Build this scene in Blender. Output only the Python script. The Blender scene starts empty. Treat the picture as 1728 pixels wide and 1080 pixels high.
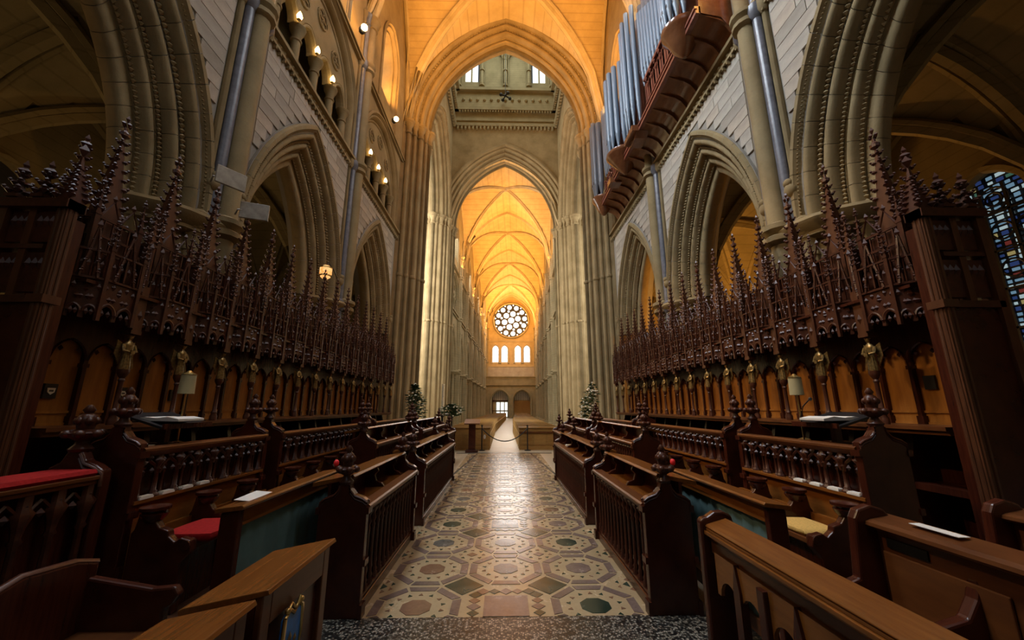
import bpy, math, random
from math import sin, cos, pi, sqrt, radians, acos, atan2
from mathutils import Vector, Matrix
random.seed(7)
SC = bpy.context.scene
COL = SC.collection

# ------------------------------------------------------------------ camera
F_PX = 650.0                                   # focal length in pixels of a 1728 wide frame
cam_d = bpy.data.cameras.new('camera'); cam = bpy.data.objects.new('camera', cam_d); COL.objects.link(cam)
cam_d.sensor_width = 36.0; cam_d.lens = 36.0 * F_PX / 1728.0; cam_d.clip_start = 0.05; cam_d.clip_end = 400
cam.location = (-0.03, 0.0, 1.65)
cam.rotation_euler = (radians(90 + 12.74), 0, radians(-1.23))
SC.camera = cam

# ------------------------------------------------------------------ world, view, lights
SC.view_settings.view_transform = 'Standard'; SC.view_settings.look = 'None'
SC.view_settings.gamma = 1.0; SC.view_settings.use_curve_mapping = False
SC.view_settings.exposure = 0.0
SC.cycles.use_denoising = True
SC.cycles.max_bounces = 6; SC.cycles.diffuse_bounces = 4; SC.cycles.glossy_bounces = 3
SC.cycles.sample_clamp_indirect = 4.0; SC.cycles.caustics_reflective = False; SC.cycles.caustics_refractive = False
W = bpy.data.worlds.new('sky'); SC.world = W; W.use_nodes = True
W.node_tree.nodes['Background'].inputs[0].default_value = (0.55, 0.68, 0.9, 1)
W.node_tree.nodes['Background'].inputs[1].default_value = 0.05

def light(kind, name, loc, power, col, size=(1, 1), aim=None, spread=None, spot=None, radius=0.1):
    d = bpy.data.lights.new(name, kind); d.energy = power; d.color = col
    if kind == 'AREA':
        d.shape = 'RECTANGLE'; d.size, d.size_y = size
        if spread: d.spread = radians(spread)
    else:
        d.shadow_soft_size = radius
        if kind == 'SPOT': d.spot_size = radians(spot or 80); d.spot_blend = 0.6
    o = bpy.data.objects.new(name, d); COL.objects.link(o); o.location = loc
    if aim is not None:
        o.rotation_euler = (Vector(aim) - Vector(loc)).to_track_quat('-Z', 'Y').to_euler()
    return o

WARM = (1.0, 0.46, 0.10); AMBER = (1.0, 0.66, 0.34); COOL = (0.80, 0.90, 1.0); DAY = (1.0, 0.97, 0.92)
# daylight: great east window behind the camera, choir clerestory windows, transept ends, lantern, nave clerestory; plus added fills
light('AREA', 'daylight_east_window', (0, -8.3, 12.0), 200, COOL, (6, 9), (0, 10, 6))
for yb in (3.45, 8.35):
    light('AREA', 'daylight_clerestory', (-4.9, yb, 16.0), 800, COOL, (1.8, 4.5), (4.7, yb + 0.6, 6.5), 120)
    light('AREA', 'daylight_clerestory', (4.9, yb, 16.0), 190, COOL, (1.8, 4.5), (-4.7, yb + 0.6, 7.0), 120)
light('AREA', 'daylight_north_transept', (-13.4, 21.5, 10.0), 3200, DAY, (7, 10), (0, 21.5, 9))
light('AREA', 'daylight_south_transept', (13.4, 21.5, 10.0), 1500, DAY, (7, 10), (0, 21.5, 9))
light('AREA', 'daylight_lantern', (0, 21.5, 30.5), 650, (0.92, 1.0, 0.9), (5, 5), (0, 21.5, 0))
light('AREA', 'daylight_west_front', (1.2, 62.3, 13.0), 520, DAY, (5, 8), (0, 20, 3))
light('AREA', 'west_wall_wash', (1.0, 51.0, 13.2), 900, WARM, (3, 0.5), (1.2, 63, 16), 120)  # added warm wash in mid nave to brighten the west wall
light('AREA', 'transept_jamb_fill', (-9.0, 17.0, 10.0), 1100, DAY, (2, 7), (-4.6, 25.6, 9.0), 110)  # added fill to brighten the far crossing jamb, no window behind it
light('AREA', 'transept_jamb_fill', (9.0, 17.0, 10.0), 350, DAY, (2, 7), (4.6, 25.6, 9.0), 110)  # weaker added fill for the right jamb
# warm floodlights standing on the ledges at the foot of the vaults
for s in (-1, 1):
    light('AREA', 'vault_floodlight', (4.1 * s, 13.2, 13.4), 480, WARM, (0.5, 3.5), (0.2 * s, 13.6, 20.5), 150)
    light('AREA', 'vault_floodlight', (4.1 * s, 8.3, 13.4), 300, WARM, (0.5, 3.5), (0.2 * s, 8.6, 20.5), 150)
    for k in range(4):
        yb = 32.1 + 9.0 * k
        light('AREA', 'vault_floodlight', (3.5 * s + (yb - 27) * 0.033, yb, 13.4), 1000, WARM, (0.5, 7.5), (0.2 * s + (yb - 27) * 0.033, yb, 20), 150)
# floodlights on the triforium ledges that light the stalls across the aisle
for yb in (3.9, 6.3, 8.7, 11.3):
    light('SPOT', 'stall_floodlight', (-4.45, yb, 7.6), 560, AMBER, aim=(4.4, yb + 0.6, 1.9), spot=50, radius=0.12)
    light('SPOT', 'stall_floodlight', (4.45, yb, 7.6), 80, AMBER, aim=(-4.6, yb + 0.6, 2.1), spot=36, radius=0.12)
for k in range(4):                                            # daylight from the nave clerestory
    yb = 30 + 9.0 * k; xo = (yb - 27) * 0.033
    for s in (-1, 1): light('AREA', 'daylight_nave_clerestory', (4.3 * s + xo, yb, 15.6), 330, DAY, (1.4, 3.0), (-3.6 * s + xo, yb + 0.5, 3.0), 120)

# ------------------------------------------------------------------ materials
def ramp(nt, fac, stops):
    r = nt.nodes.new('ShaderNodeValToRGB'); e = r.color_ramp.elements
    while len(e) < len(stops): e.new(0.5)
    for k, (p, c) in enumerate(stops): e[k].position = p; e[k].color = (*c, 1)
    nt.links.new(fac, r.inputs[0]); return r.outputs[0]
def base_mat(name, rough=0.5, spec=0.5, metal=0.0):
    m = bpy.data.materials.new(name); m.use_nodes = True; nt = m.node_tree
    b = nt.nodes['Principled BSDF']; b.inputs['Roughness'].default_value = rough
    b.inputs['Specular IOR Level'].default_value = spec; b.inputs['Metallic'].default_value = metal
    return m, nt, b
def coords(nt, scale=(1, 1, 1), kind='Object'):
    t = nt.nodes.new('ShaderNodeTexCoord'); mp = nt.nodes.new('ShaderNodeMapping')
    mp.inputs['Scale'].default_value = scale; nt.links.new(t.outputs[kind], mp.inputs[0]); return mp.outputs[0]
def noise(nt, vec, scale, detail=4, rough=0.6):
    n = nt.nodes.new('ShaderNodeTexNoise'); n.inputs['Scale'].default_value = scale
    n.inputs['Detail'].default_value = detail; n.inputs['Roughness'].default_value = rough
    nt.links.new(vec, n.inputs['Vector']); return n.outputs['Fac']
def bump(nt, b, h, strength, dist=0.01):
    n = nt.nodes.new('ShaderNodeBump'); n.inputs['Strength'].default_value = strength; n.inputs['Distance'].default_value = dist
    nt.links.new(h, n.inputs['Height']); nt.links.new(n.outputs[0], b.inputs['Normal'])
def mixc(nt, fac, a, c2, mode='MIX'):
    n = nt.nodes.new('ShaderNodeMix'); n.data_type = 'RGBA'; n.blend_type = mode
    if isinstance(fac, float): n.inputs[0].default_value = fac
    else: nt.links.new(fac, n.inputs[0])
    for s, v in ((6, a), (7, c2)):
        if isinstance(v, tuple): n.inputs[s].default_value = (*v, 1)
        else: nt.links.new(v, n.inputs[s])
    return n.outputs[2]
def stone(name, c0, c1, rough=0.85, rnd=0.0, coursing=None):
    m, nt, b = base_mat(name, rough, 0.25); v = coords(nt)
    col = ramp(nt, noise(nt, v, 1.3, 6), [(0.3, c0), (0.7, c1)])
    f = noise(nt, v, 28, 3)
    col = mixc(nt, 0.25, col, ramp(nt, f, [(0.3, tuple(x * 0.6 for x in c0)), (0.7, c1)]), 'MULTIPLY')
    if rnd:
        oi = nt.nodes.new('ShaderNodeObjectInfo')
        col = mixc(nt, rnd, col, ramp(nt, oi.outputs['Random'], [(0, (0.55, 0.5, 0.45)), (0.5, (0.95, 0.92, 0.88)), (1, (1.0, 0.86, 0.74))]), 'MULTIPLY')
    if coursing:                                    # far off masonry: fine bed joints
        w = nt.nodes.new('ShaderNodeTexWave'); w.bands_direction = 'Z'; w.inputs['Scale'].default_value = coursing
        w.inputs['Distortion'].default_value = 0.0; nt.links.new(v, w.inputs['Vector'])
        col = mixc(nt, 1.0, col, ramp(nt, w.outputs['Fac'], [(0.0, (0.82, 0.8, 0.77)), (0.06, (1, 1, 1))]), 'MULTIPLY')
    nt.links.new(col, b.inputs['Base Color']); bump(nt, b, f, 0.35, 0.01)
    return m
def wood(name, c0, c1, rough=0.3, spec=0.5, grain=(2, 22, 2), coat=0.0):
    m, nt, b = base_mat(name, rough, spec); v = coords(nt, grain)
    n = noise(nt, v, 2.2, 5); col = ramp(nt, n, [(0.28, c0), (0.72, c1)])
    oi = nt.nodes.new('ShaderNodeObjectInfo')
    col = mixc(nt, 0.5, col, ramp(nt, oi.outputs['Random'], [(0, (0.75, 0.72, 0.7)), (1, (1, 1, 1))]), 'MULTIPLY')
    nt.links.new(col, b.inputs['Base Color']); b.inputs['Coat Weight'].default_value = coat
    b.inputs['Coat Roughness'].default_value = 0.12
    bump(nt, b, n, 0.12, 0.004); return m
def plain(name, c, rough=0.5, metal=0.0, spec=0.5, var=0.25, scale=9):
    m, nt, b = base_mat(name, rough, spec, metal); v = coords(nt)
    col = ramp(nt, noise(nt, v, scale, 4), [(0.3, tuple(x * (1 - var) for x in c)), (0.7, tuple(min(1, x * (1 + var)) for x in c))])
    nt.links.new(col, b.inputs['Base Color']); return m
def glow(name, c, strength, c2=None, scale=3.0):
    m = bpy.data.materials.new(name); m.use_nodes = True; nt = m.node_tree; b = nt.nodes['Principled BSDF']
    b.inputs['Base Color'].default_value = (*[x * 0.3 for x in c], 1); b.inputs['Roughness'].default_value = 0.2
    b.inputs['Emission Strength'].default_value = strength
    if c2:
        col = ramp(nt, noise(nt, coords(nt), scale, 2), [(0.35, c), (0.65, c2)]); nt.links.new(col, b.inputs['Emission Color'])
    else: b.inputs['Emission Color'].default_value = (*c, 1)
    return m
def marble(name, c0, c1, rough=0.2, scale=4.0):
    m, nt, b = base_mat(name, rough, 0.5); v = coords(nt)
    n = noise(nt, v, scale, 8, 0.65); n2 = noise(nt, v, 35, 3)
    col = mixc(nt, 0.3, ramp(nt, n, [(0.35, c0), (0.68, c1)]), ramp(nt, n2, [(0.3, c0), (0.7, c1)]))
    oi = nt.nodes.new('ShaderNodeObjectInfo')
    col = mixc(nt, 0.6, col, ramp(nt, oi.outputs['Random'], [(0, (0.7, 0.68, 0.66)), (1, (1, 1, 1))]), 'MULTIPLY')
    nt.links.new(col, b.inputs['Base Color'])
    nt.links.new(ramp(nt, n, [(0.3, (rough * 0.8,) * 3), (0.7, (rough * 1.5,) * 3)]), b.inputs['Roughness'])
    return m
def terrazzo(name):
    m, nt, b = base_mat(name, 0.3, 0.5); v = coords(nt)
    vo = nt.nodes.new('ShaderNodeTexVoronoi'); vo.inputs['Scale'].default_value = 62; nt.links.new(v, vo.inputs['Vector'])
    sp = nt.nodes.new('ShaderNodeSeparateColor'); nt.links.new(vo.outputs['Color'], sp.inputs[0])
    chip = ramp(nt, sp.outputs[0], [(0.0, (0.02, 0.02, 0.022)), (0.45, (0.05, 0.045, 0.04)), (0.62, (0.32, 0.29, 0.23)), (1.0, (0.5, 0.46, 0.38))])
    edge = ramp(nt, vo.outputs['Distance'], [(0.25, (1, 1, 1)), (0.6, (0.25, 0.25, 0.25))])
    col = mixc(nt, 1.0, chip, edge, 'MULTIPLY'); nt.links.new(col, b.inputs['Base Color']); return m

M = {}
M['stone'] = stone('limestone', (0.25, 0.185, 0.09), (0.39, 0.30, 0.16), coursing=None)
M['ashlar'] = stone('ashlar', (0.42, 0.39, 0.34), (0.58, 0.54, 0.47), rnd=0.6)
M['wallback'] = stone('wall_core', (0.30, 0.275, 0.24), (0.40, 0.37, 0.32))
M['stone_far'] = stone('limestone_far', (0.27, 0.225, 0.125), (0.39, 0.325, 0.19), coursing=1.6)
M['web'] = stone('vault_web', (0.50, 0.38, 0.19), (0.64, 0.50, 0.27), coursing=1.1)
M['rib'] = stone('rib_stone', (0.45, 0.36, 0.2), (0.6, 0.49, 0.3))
M['purbeck'] = plain('dark_marble_shaft', (0.13, 0.13, 0.15), 0.35)
M['aisle'] = stone('aisle_stone', (0.27, 0.22, 0.10), (0.37, 0.30, 0.15), coursing=1.3)
M['dark'] = wood('dark_wood', (0.036, 0.0075, 0.0036), (0.085, 0.0195, 0.0085), 0.27, 0.45)
M['carved'] = wood('carved_wood', (0.040, 0.0105, 0.005), (0.090, 0.026, 0.011), 0.38, 0.42, (9, 9, 9))
M['stallpanel'] = wood('panel_wood', (0.30, 0.115, 0.020), (0.46, 0.19, 0.035), 0.42, 0.35, (2, 9, 1.2))
M['top'] = wood('desk_top_wood', (0.17, 0.055, 0.0095), (0.28, 0.10, 0.019), 0.27, 0.5, (14, 1.2, 8))
M['pewwood'] = wood('pew_wood', (0.095, 0.030, 0.009), (0.165, 0.058, 0.016), 0.34, 0.45, (6, 1.5, 6))
M['oak'] = wood('nave_pew_oak', (0.27, 0.15, 0.04), (0.40, 0.235, 0.07), 0.4, 0.4, (1.5, 9, 9))
M['cove'] = wood('organ_cove_wood', (0.15, 0.056, 0.022), (0.26, 0.105, 0.045), 0.2, 0.55, (3, 1, 3))
M['organred'] = wood('organ_case_wood', (0.17, 0.05, 0.028), (0.28, 0.09, 0.05), 0.35, 0.5, (6, 6, 1))
M['pipe'] = plain('painted_pipe', (0.15, 0.20, 0.26), 0.40, 0.0, 0.5, 0.12, 2)
M['pipe2'] = plain('painted_pipe_grey', (0.12, 0.13, 0.15), 0.42, 0.0, 0.5, 0.12, 2)
M['gilt'] = plain('gilt', (0.26, 0.17, 0.06), 0.36, 0.6, 0.5, 0.6, 45)
M['brass'] = plain('brass', (0.6, 0.42, 0.15), 0.28, 0.9)
M['iron'] = plain('black_iron', (0.02, 0.02, 0.022), 0.45, 0.4)
M['red'] = plain('red_cloth', (0.34, 0.012, 0.012), 0.85, 0, 0.2, 0.25, 40)
M['redlit'] = plain('red_cap', (0.8, 0.03, 0.04), 0.5, 0, 0.4)
M['teal'] = plain('teal_cloth', (0.11, 0.185, 0.18), 0.8, 0, 0.2, 0.15, 5)
M['yellow'] = plain('yellow_cloth', (0.62, 0.40, 0.12), 0.85, 0, 0.2, 0.2, 60)
M['green'] = plain('green_needlework', (0.28, 0.33, 0.10), 0.9, 0, 0.15, 0.5, 90)
M['blue'] = plain('blue_enamel', (0.02, 0.16, 0.50), 0.35, 0, 0.5, 0.4, 18)
M['paper'] = plain('paper', (0.78, 0.76, 0.71), 0.7, 0, 0.2, 0.05)
M['print'] = plain('print', (0.08, 0.07, 0.07), 0.7)
M['cloth'] = plain('black_leather', (0.012, 0.012, 0.014), 0.4)
M['shade'] = plain('lamp_shade', (0.44, 0.39, 0.22), 0.6, 0, 0.3, 0.08)
M['whitebox'] = plain('white_metal', (0.34, 0.30, 0.24), 0.4)
M['black'] = plain('void_shade_wood', (0.008, 0.004, 0.003), 0.5)  # near-black that paints the shade behind the turned balusters
M['leaf'] = plain('leaf', (0.045, 0.10, 0.035), 0.5, 0, 0.4, 0.5, 20)
M['petal'] = plain('white_petal', (0.80, 0.78, 0.66), 0.6)
M['wax'] = plain('wax', (0.75, 0.68, 0.48), 0.5)
M['cream'] = marble('cream_marble', (0.40, 0.30, 0.17), (0.52, 0.40, 0.235), 0.21, 3)
M['mauve'] = marble('mauve_marble', (0.15, 0.105, 0.09), (0.28, 0.205, 0.175))
M['rust'] = marble('rust_marble', (0.17, 0.085, 0.05), (0.28, 0.16, 0.10))
M['dgreen'] = marble('green_marble', (0.012, 0.03, 0.022), (0.045, 0.085, 0.062))
M['slate'] = marble('grey_marble', (0.075, 0.08, 0.078), (0.16, 0.165, 0.155))
M['floorfar'] = marble('pale_floor', (0.44, 0.38, 0.27), (0.56, 0.5, 0.38), 0.33, 2)
M['terrazzo'] = terrazzo('terrazzo')
M['platform'] = wood('platform_boards', (0.05, 0.02, 0.01), (0.09, 0.04, 0.018), 0.5, 0.3)
M['winwhite'] = glow('daylight_glass', (1.0, 0.98, 0.95), 1.8)
M['winsoft'] = glow('tower_glass', (0.95, 1.0, 0.97), 1.3)
M['flame'] = glow('flame', (1.0, 0.66, 0.26), 14.0)
M['amberglow'] = glow('amber_lamp_glass', (1.0, 0.36, 0.07), 1.1, (1.0, 0.62, 0.25), 14)
M['lead'] = plain('lead', (0.015, 0.015, 0.018), 0.6)
GL = [glow('glass_blue', (0.20, 0.36, 0.50), 0.55), glow('glass_pale', (0.50, 0.66, 0.70), 0.6), glow('glass_deep', (0.04, 0.08, 0.26), 0.4),
      glow('glass_gold', (0.6, 0.5, 0.2), 0.4), glow('glass_red', (0.35, 0.06, 0.05), 0.3), glow('glass_green', (0.10, 0.25, 0.18), 0.35)]

# ------------------------------------------------------------------ mesh helpers
class MB:
    def __init__(s): s.v = []; s.f = []
    def add(s, vs, fs):
        o = len(s.v); s.v += [tuple(p) for p in vs]; s.f += [tuple(i + o for i in q) for q in fs]; return s
    def box(s, x0, x1, y0, y1, z0, z1):
        return s.add([(x0, y0, z0), (x1, y0, z0), (x1, y1, z0), (x0, y1, z0), (x0, y0, z1), (x1, y0, z1), (x1, y1, z1), (x0, y1, z1)],
                     [(3, 2, 1, 0), (4, 5, 6, 7), (0, 1, 5, 4), (1, 2, 6, 5), (2, 3, 7, 6), (3, 0, 4, 7)])
    def prism(s, poly, a, b, axis):
        n = len(poly)
        def P(p, w):
            if axis == 'x': return (w, p[0], p[1])
            if axis == 'y': return (p[0], w, p[1])
            return (p[0], p[1], w)
        return s.add([P(p, a) for p in poly] + [P(p, b) for p in poly],
                     [tuple(range(n - 1, -1, -1)), tuple(range(n, 2 * n))] + [(i, (i + 1) % n, n + (i + 1) % n, n + i) for i in range(n)])
    def lathe(s, prof, n=10, c=(0, 0, 0), sx=1, sy=1, cap=True):
        vs = [(c[0] + r * cos(2 * pi * k / n) * sx, c[1] + r * sin(2 * pi * k / n) * sy, c[2] + z) for r, z in prof for k in range(n)]
        fs = [(i * n + k, i * n + (k + 1) % n, (i + 1) * n + (k + 1) % n, (i + 1) * n + k) for i in range(len(prof) - 1) for k in range(n)]
        if cap: fs += [tuple(range(n - 1, -1, -1)), tuple((len(prof) - 1) * n + k for k in range(n))]
        return s.add(vs, fs)
    def path(s, pts, r, n=6, cap=True, up=None):
        P = [Vector(p) for p in pts]; rs = r if isinstance(r, (list, tuple)) else [r] * len(P); vs = []
        for i, p in enumerate(P):
            t = (P[min(i + 1, len(P) - 1)] - P[max(i - 1, 0)]).normalized()
            a = Vector(up) if up else (Vector((0, 0, 1)) if abs(t.z) < 0.95 else Vector((1, 0, 0)))
            e1 = t.cross(a).normalized(); e2 = e1.cross(t)
            vs += [p + (e1 * cos(2 * pi * k / n) + e2 * sin(2 * pi * k / n)) * rs[i] for k in range(n)]
        fs = [(i * n + k, i * n + (k + 1) % n, (i + 1) * n + (k + 1) % n, (i + 1) * n + k) for i in range(len(P) - 1) for k in range(n)]
        if cap: fs += [tuple(range(n - 1, -1, -1)), tuple((len(P) - 1) * n + k for k in range(n))]
        return s.add(vs, fs)
    def octa(s, c, r, sx=1, sy=1, sz=1):
        x, y, z = c
        return s.add([(x + r * sx, y, z), (x - r * sx, y, z), (x, y + r * sy, z), (x, y - r * sy, z), (x, y, z + r * sz), (x, y, z - r * sz)],
                     [(0, 2, 4), (2, 1, 4), (1, 3, 4), (3, 0, 4), (2, 0, 5), (1, 2, 5), (3, 1, 5), (0, 3, 5)])
    def ball(s, c, r, sx=1, sy=1, sz=1, n=8, m=6):
        prof = [(r * sin(pi * i / m), -r * cos(pi * i / m) * sz) for i in range(m + 1)]
        prof[0] = (r * 0.02, prof[0][1]); prof[-1] = (r * 0.02, prof[-1][1])
        return s.lathe(prof, n, c, sx, sy)
    def pyramid(s, c, half, h, n=4, rot=pi / 4):
        vs = [(c[0] + half * cos(rot + 2 * pi * k / n), c[1] + half * sin(rot + 2 * pi * k / n), c[2]) for k in range(n)] + [(c[0], c[1], c[2] + h)]
        return s.add(vs, [(k, (k + 1) % n, n) for k in range(n)] + [tuple(range(n - 1, -1, -1))])
    def grid(s, rows):
        n = len(rows[0]); 
        return s.add([p for r in rows for p in r], [(i * n + k, i * n + k + 1, (i + 1) * n + k + 1, (i + 1) * n + k) for i in range(len(rows) - 1) for k in range(n - 1)])
    def mesh(s, name, smooth=None):
        me = bpy.data.meshes.new(name); me.from_pydata(s.v, [], s.f); me.update()
        if smooth:
            me.shade_smooth(); me.set_sharp_from_angle(angle=radians(smooth))
        return me
def O(name, mb, mat, parent=None, loc=(0, 0, 0), smooth=None, rotz=0, bev=0, scale=None):
    me = mb.mesh(name, smooth) if isinstance(mb, MB) else mb
    if mat is not None and not me.materials: me.materials.append(M[mat] if isinstance(mat, str) else mat)
    o = bpy.data.objects.new(name, me); COL.objects.link(o); o.location = loc; o.rotation_euler = (0, 0, rotz); o.parent = parent
    if scale: o.scale = scale
    if bev:
        b = o.modifiers.new('bevel', 'BEVEL'); b.width = bev; b.segments = 2; b.limit_method = 'ANGLE'
    return o
def T(name, label, cat, loc=(0, 0, 0), group=None, rotz=0, scale=None):
    o = bpy.data.objects.new(name, None); COL.objects.link(o); o.location = loc; o.rotation_euler = (0, 0, rotz)
    o.empty_display_size = 0.1
    if scale: o.scale = scale
    tag(o, label, cat, group); return o
def tag(o, label=None, cat=None, group=None, kind=None):
    if label: o['label'] = label
    if cat: o['category'] = cat
    if group: o['group'] = group
    if kind: o['kind'] = kind
    return o
def S(name, loc=(0, 0, 0), rotz=0, label=None, scale=None):        # an empty that carries a piece of the setting
    o = bpy.data.objects.new(name, None); COL.objects.link(o); o.location = loc; o.rotation_euler = (0, 0, rotz); o['kind'] = 'structure'
    o.empty_display_size = 0.1
    if scale: o.scale = scale
    if label: o['label'] = label
    return o
def copy_tree(o, parent=None, name=None):
    c = o.copy(); COL.objects.link(c); c.parent = parent
    if name: c.name = name
    for ch in list(o.children): copy_tree(ch, c)
    return c
def mirror(o, label=None, name=None, group=None):                       # the same thing on the other side of the aisle
    c = copy_tree(o, None, name); c.location.x = -o.location.x; c.scale.x = -o.scale.x
    if label: c['label'] = label
    if group: c['group'] = group
    return c
def roll(cn, ct, r, a0, a1, k=5):
    return [(cn + r * cos(radians(a0 + (a1 - a0) * i / k)), ct + r * sin(radians(a0 + (a1 - a0) * i / k))) for i in range(k + 1)]
def arch_pt(a, R, zs, n, side, th):
    ra = a * R; cu = a - ra
    return side * (cu + (ra + n) * cos(th)), zs + (ra + n) * sin(th)
def arch_max(a, R, n):
    ra = a * R; return acos(max(-1, min(1, (ra - a) / (ra + n))))
def sweep_arch(mb, a, R, zs, prof, place, n=12, z0=None, f0=0.0, f1=1.0, sides=(1, -1)):
    for side in sides:
        rows = []
        if z0 is not None: rows.append([place(side * (a + pn), z0, pt) for pn, pt in prof])
        for i in range(n + 1):
            f = f0 + (f1 - f0) * i / n; row = []
            for pn, pt in prof:
                u, z = arch_pt(a, R, zs, pn, side, arch_max(a, R, pn) * f); row.append(place(u, z, pt))
            rows.append(row)
        mb.grid(rows)
    return mb
def arch_top(u, a, R, zs, n):
    ra = a * R; d = (ra + n) ** 2 - (abs(u) - (a - ra)) ** 2
    return zs + sqrt(max(d, 0))
def arch_wall(mb, place, u0, u1, zb, zt, arches, t=0.0, step=0.12):
    us = set(); k = int((u1 - u0) / step)
    for i in range(k + 1): us.add(round(u0 + (u1 - u0) * i / k, 5))
    for uc, a, R, zs, n in arches:
        for e in (-(a + n) - 1e-4, -(a + n) + 1e-4, 0, a + n - 1e-4, a + n + 1e-4):
            if u0 <= uc + e <= u1: us.add(uc + e)
    us = sorted(us)
    def low(u):
        z = zb
        for uc, a, R, zs, n in arches:
            if abs(u - uc) < a + n: z = max(z, arch_top(u - uc, a, R, zs, n))
        return z
    top = zt if callable(zt) else (lambda u: zt)
    mb.grid([[place(u, low(u), t) for u in us], [place(u, max(top(u), low(u)), t) for u in us]])
    return mb
def pt01(u, R=1.5):
    u = min(abs(u), 1.0); return sqrt(max(R * R - (u - (1 - R)) ** 2, 0)) / sqrt(2 * R - 1)
def vault_bay(web, ribs, xc, W2, y0, y1, zs, rise, R=1.5, n=18, rib=0.13, ends=True, three=True):
    yc = (y0 + y1) / 2; L = (y1 - y0) / 2
    web.grid([[(xc + W2 * (2 * i / n - 1), yc + L * (2 * j / n - 1), zs + rise * max(pt01(2 * i / n - 1, R), pt01(2 * j / n - 1, R)))
               for i in range(n + 1)] for j in range(n + 1)])
    m = 16
    def put(f, off):
        P = [f(2 * i / m - 1) for i in range(m + 1)]
        ribs.path(P, rib, 6, False)
        if three:
            for s in (-1, 1): ribs.path([(p[0] + off[0] * s, p[1] + off[1] * s, p[2] + rib * 0.6) for p in P], rib * 0.55, 5, False)
    d = Vector((W2, L, 0)).normalized() * rib * 1.3
    z = lambda t: zs + rise * pt01(t, R) - rib * 0.5
    put(lambda t: (xc + W2 * t, yc + L * t, z(t)), (-d.y, d.x))
    put(lambda t: (xc + W2 * t, yc - L * t, z(t)), (d.y, d.x))
    if ends: put(lambda t: (xc + W2 * t, y1, z(t) - rib * 0.3), (0, rib * 1.4))
    for s in (-1, 1):
        ribs.path([(xc + s * (W2 - 0.05), yc + L * (2 * i / m - 1), zs + rise * pt01(2 * i / m - 1, R)) for i in range(m + 1)], rib * 0.7, 5, False)
    ribs.ball((xc, yc, zs + rise - rib), rib * 1.9)
SHAFT_BASE = [(1.7, 0), (1.7, 0.12), (1.35, 0.16), (1.5, 0.22), (1.05, 0.28), (1, 0.32)]
def shaft(mb, x, y, z0, z1, r, n=10, base=True, cap=True):
    p = []
    if base: p += [(r * k, z) for k, z in SHAFT_BASE]
    else: p += [(r, 0)]
    h = z1 - z0
    if cap: p += [(r, h - 0.42), (r * 1.25, h - 0.40), (r * 1.25, h - 0.36), (r, h - 0.34), (r * 1.15, h - 0.2), (r * 1.7, h - 0.1), (r * 1.45, h - 0.08), (r * 1.85, h - 0.03), (r * 1.85, h)]
    else: p += [(r, h)]
    mb.lathe(p, n, (x, y, z0))

# ------------------------------------------------------------------ floors
XW = 4.75; PY = [1.0, 5.9, 10.8, 15.7]; ZS = 8.95; ZC = 12.6; VS = 14.6
fl = O('floor', MB().box(-1.3, 1.3, 3.56, 14.9, -0.3, 0), 'cream'); fl['kind'] = 'structure'; fl['label'] = 'inlaid marble pavement of octagons down the choir aisle'
tz = O('floor', MB().box(-6, 6, -9, 3.56, -0.3, 0.0), 'terrazzo'); tz['kind'] = 'structure'; tz['label'] = 'dark speckled terrazzo floor in front of the inlaid pavement'
ff = O('floor', MB().box(-14, 14, 14.95, 66, -0.3, -0.06), 'floorfar'); ff['kind'] = 'structure'; ff['label'] = 'pale stone floor of the crossing and nave'
O('strip', MB().box(-1.75, 1.75, 14.75, 15.0, -0.06, 0.004), 'slate', ff)
for s in (-1, 1):
    O('strip', MB().prism([(1.3 * s, 9.6), (1.36 * s, 9.6), (1.0 * s, 14.7), (0.94 * s, 14.7)], -0.01, 0.005, 'z'), 'slate', fl)
    a = O('floor', MB().box(*sorted((1.3 * s, 10.2 * s)), 3.56, 14.9, -0.3, 0.0), 'floorfar'); a['kind'] = 'structure'; a['label'] = 'stone floor under the %s choir stalls and aisle' % ('right' if s > 0 else 'left')
    st = S('floor_platform', label='stepped wooden platform under the %s stalls' % ('right' if s > 0 else 'left'))
    O('step', MB().box(*sorted((1.95 * s, 2.75 * s)), 2.9, 14.0, 0, 0.15), 'platform', st)
    O('step', MB().box(*sorted((2.75 * s, 3.75 * s)), 2.6, 14.0, 0, 0.38), 'platform', st)
    O('step', MB().box(*sorted((3.75 * s, 4.68 * s)), 3.0, 14.2, 0, 0.45), 'platform', st)

# inlaid pavement: octagons on a square pitch, every third middle one a square panel
PIT = 0.79; ROW0 = 3.72
HT = 0.004
def flat(poly, z=HT): return MB().prism(poly, -0.01, z, 'z')
def octpoly(r, c=(0, 0)): return [(c[0] + r * cos(pi / 8 + k * pi / 4), c[1] + r * sin(pi / 8 + k * pi / 4)) for k in range(8)]
seg = []
for k in range(8):
    a0, a1 = pi / 8 + k * pi / 4 + 0.035, pi / 8 + (k + 1) * pi / 4 - 0.035
    seg.append(flat([(0.395 * cos(a0), 0.395 * sin(a0)), (0.395 * cos(a1), 0.395 * sin(a1)), (0.315 * cos(a1), 0.315 * sin(a1)), (0.315 * cos(a0), 0.315 * sin(a0))]).mesh('ring_piece'))
disc = flat(octpoly(0.135)).mesh('centre_slab')
tri = flat([(-0.018, -0.014), (0.018, -0.014), (0.0, 0.022)]).mesh('triangle')
dia = flat([(0, -0.185), (0.185, 0), (0, 0.185), (-0.185, 0)]).mesh('diamond')
sdia = flat([(0, -0.06), (0.06, 0), (0, 0.06), (-0.06, 0)]).mesh('small_diamond')
sq = flat([(-0.19, -0.19), (0.19, -0.19), (0.19, 0.19), (-0.19, 0.19)]).mesh('square_slab')
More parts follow.
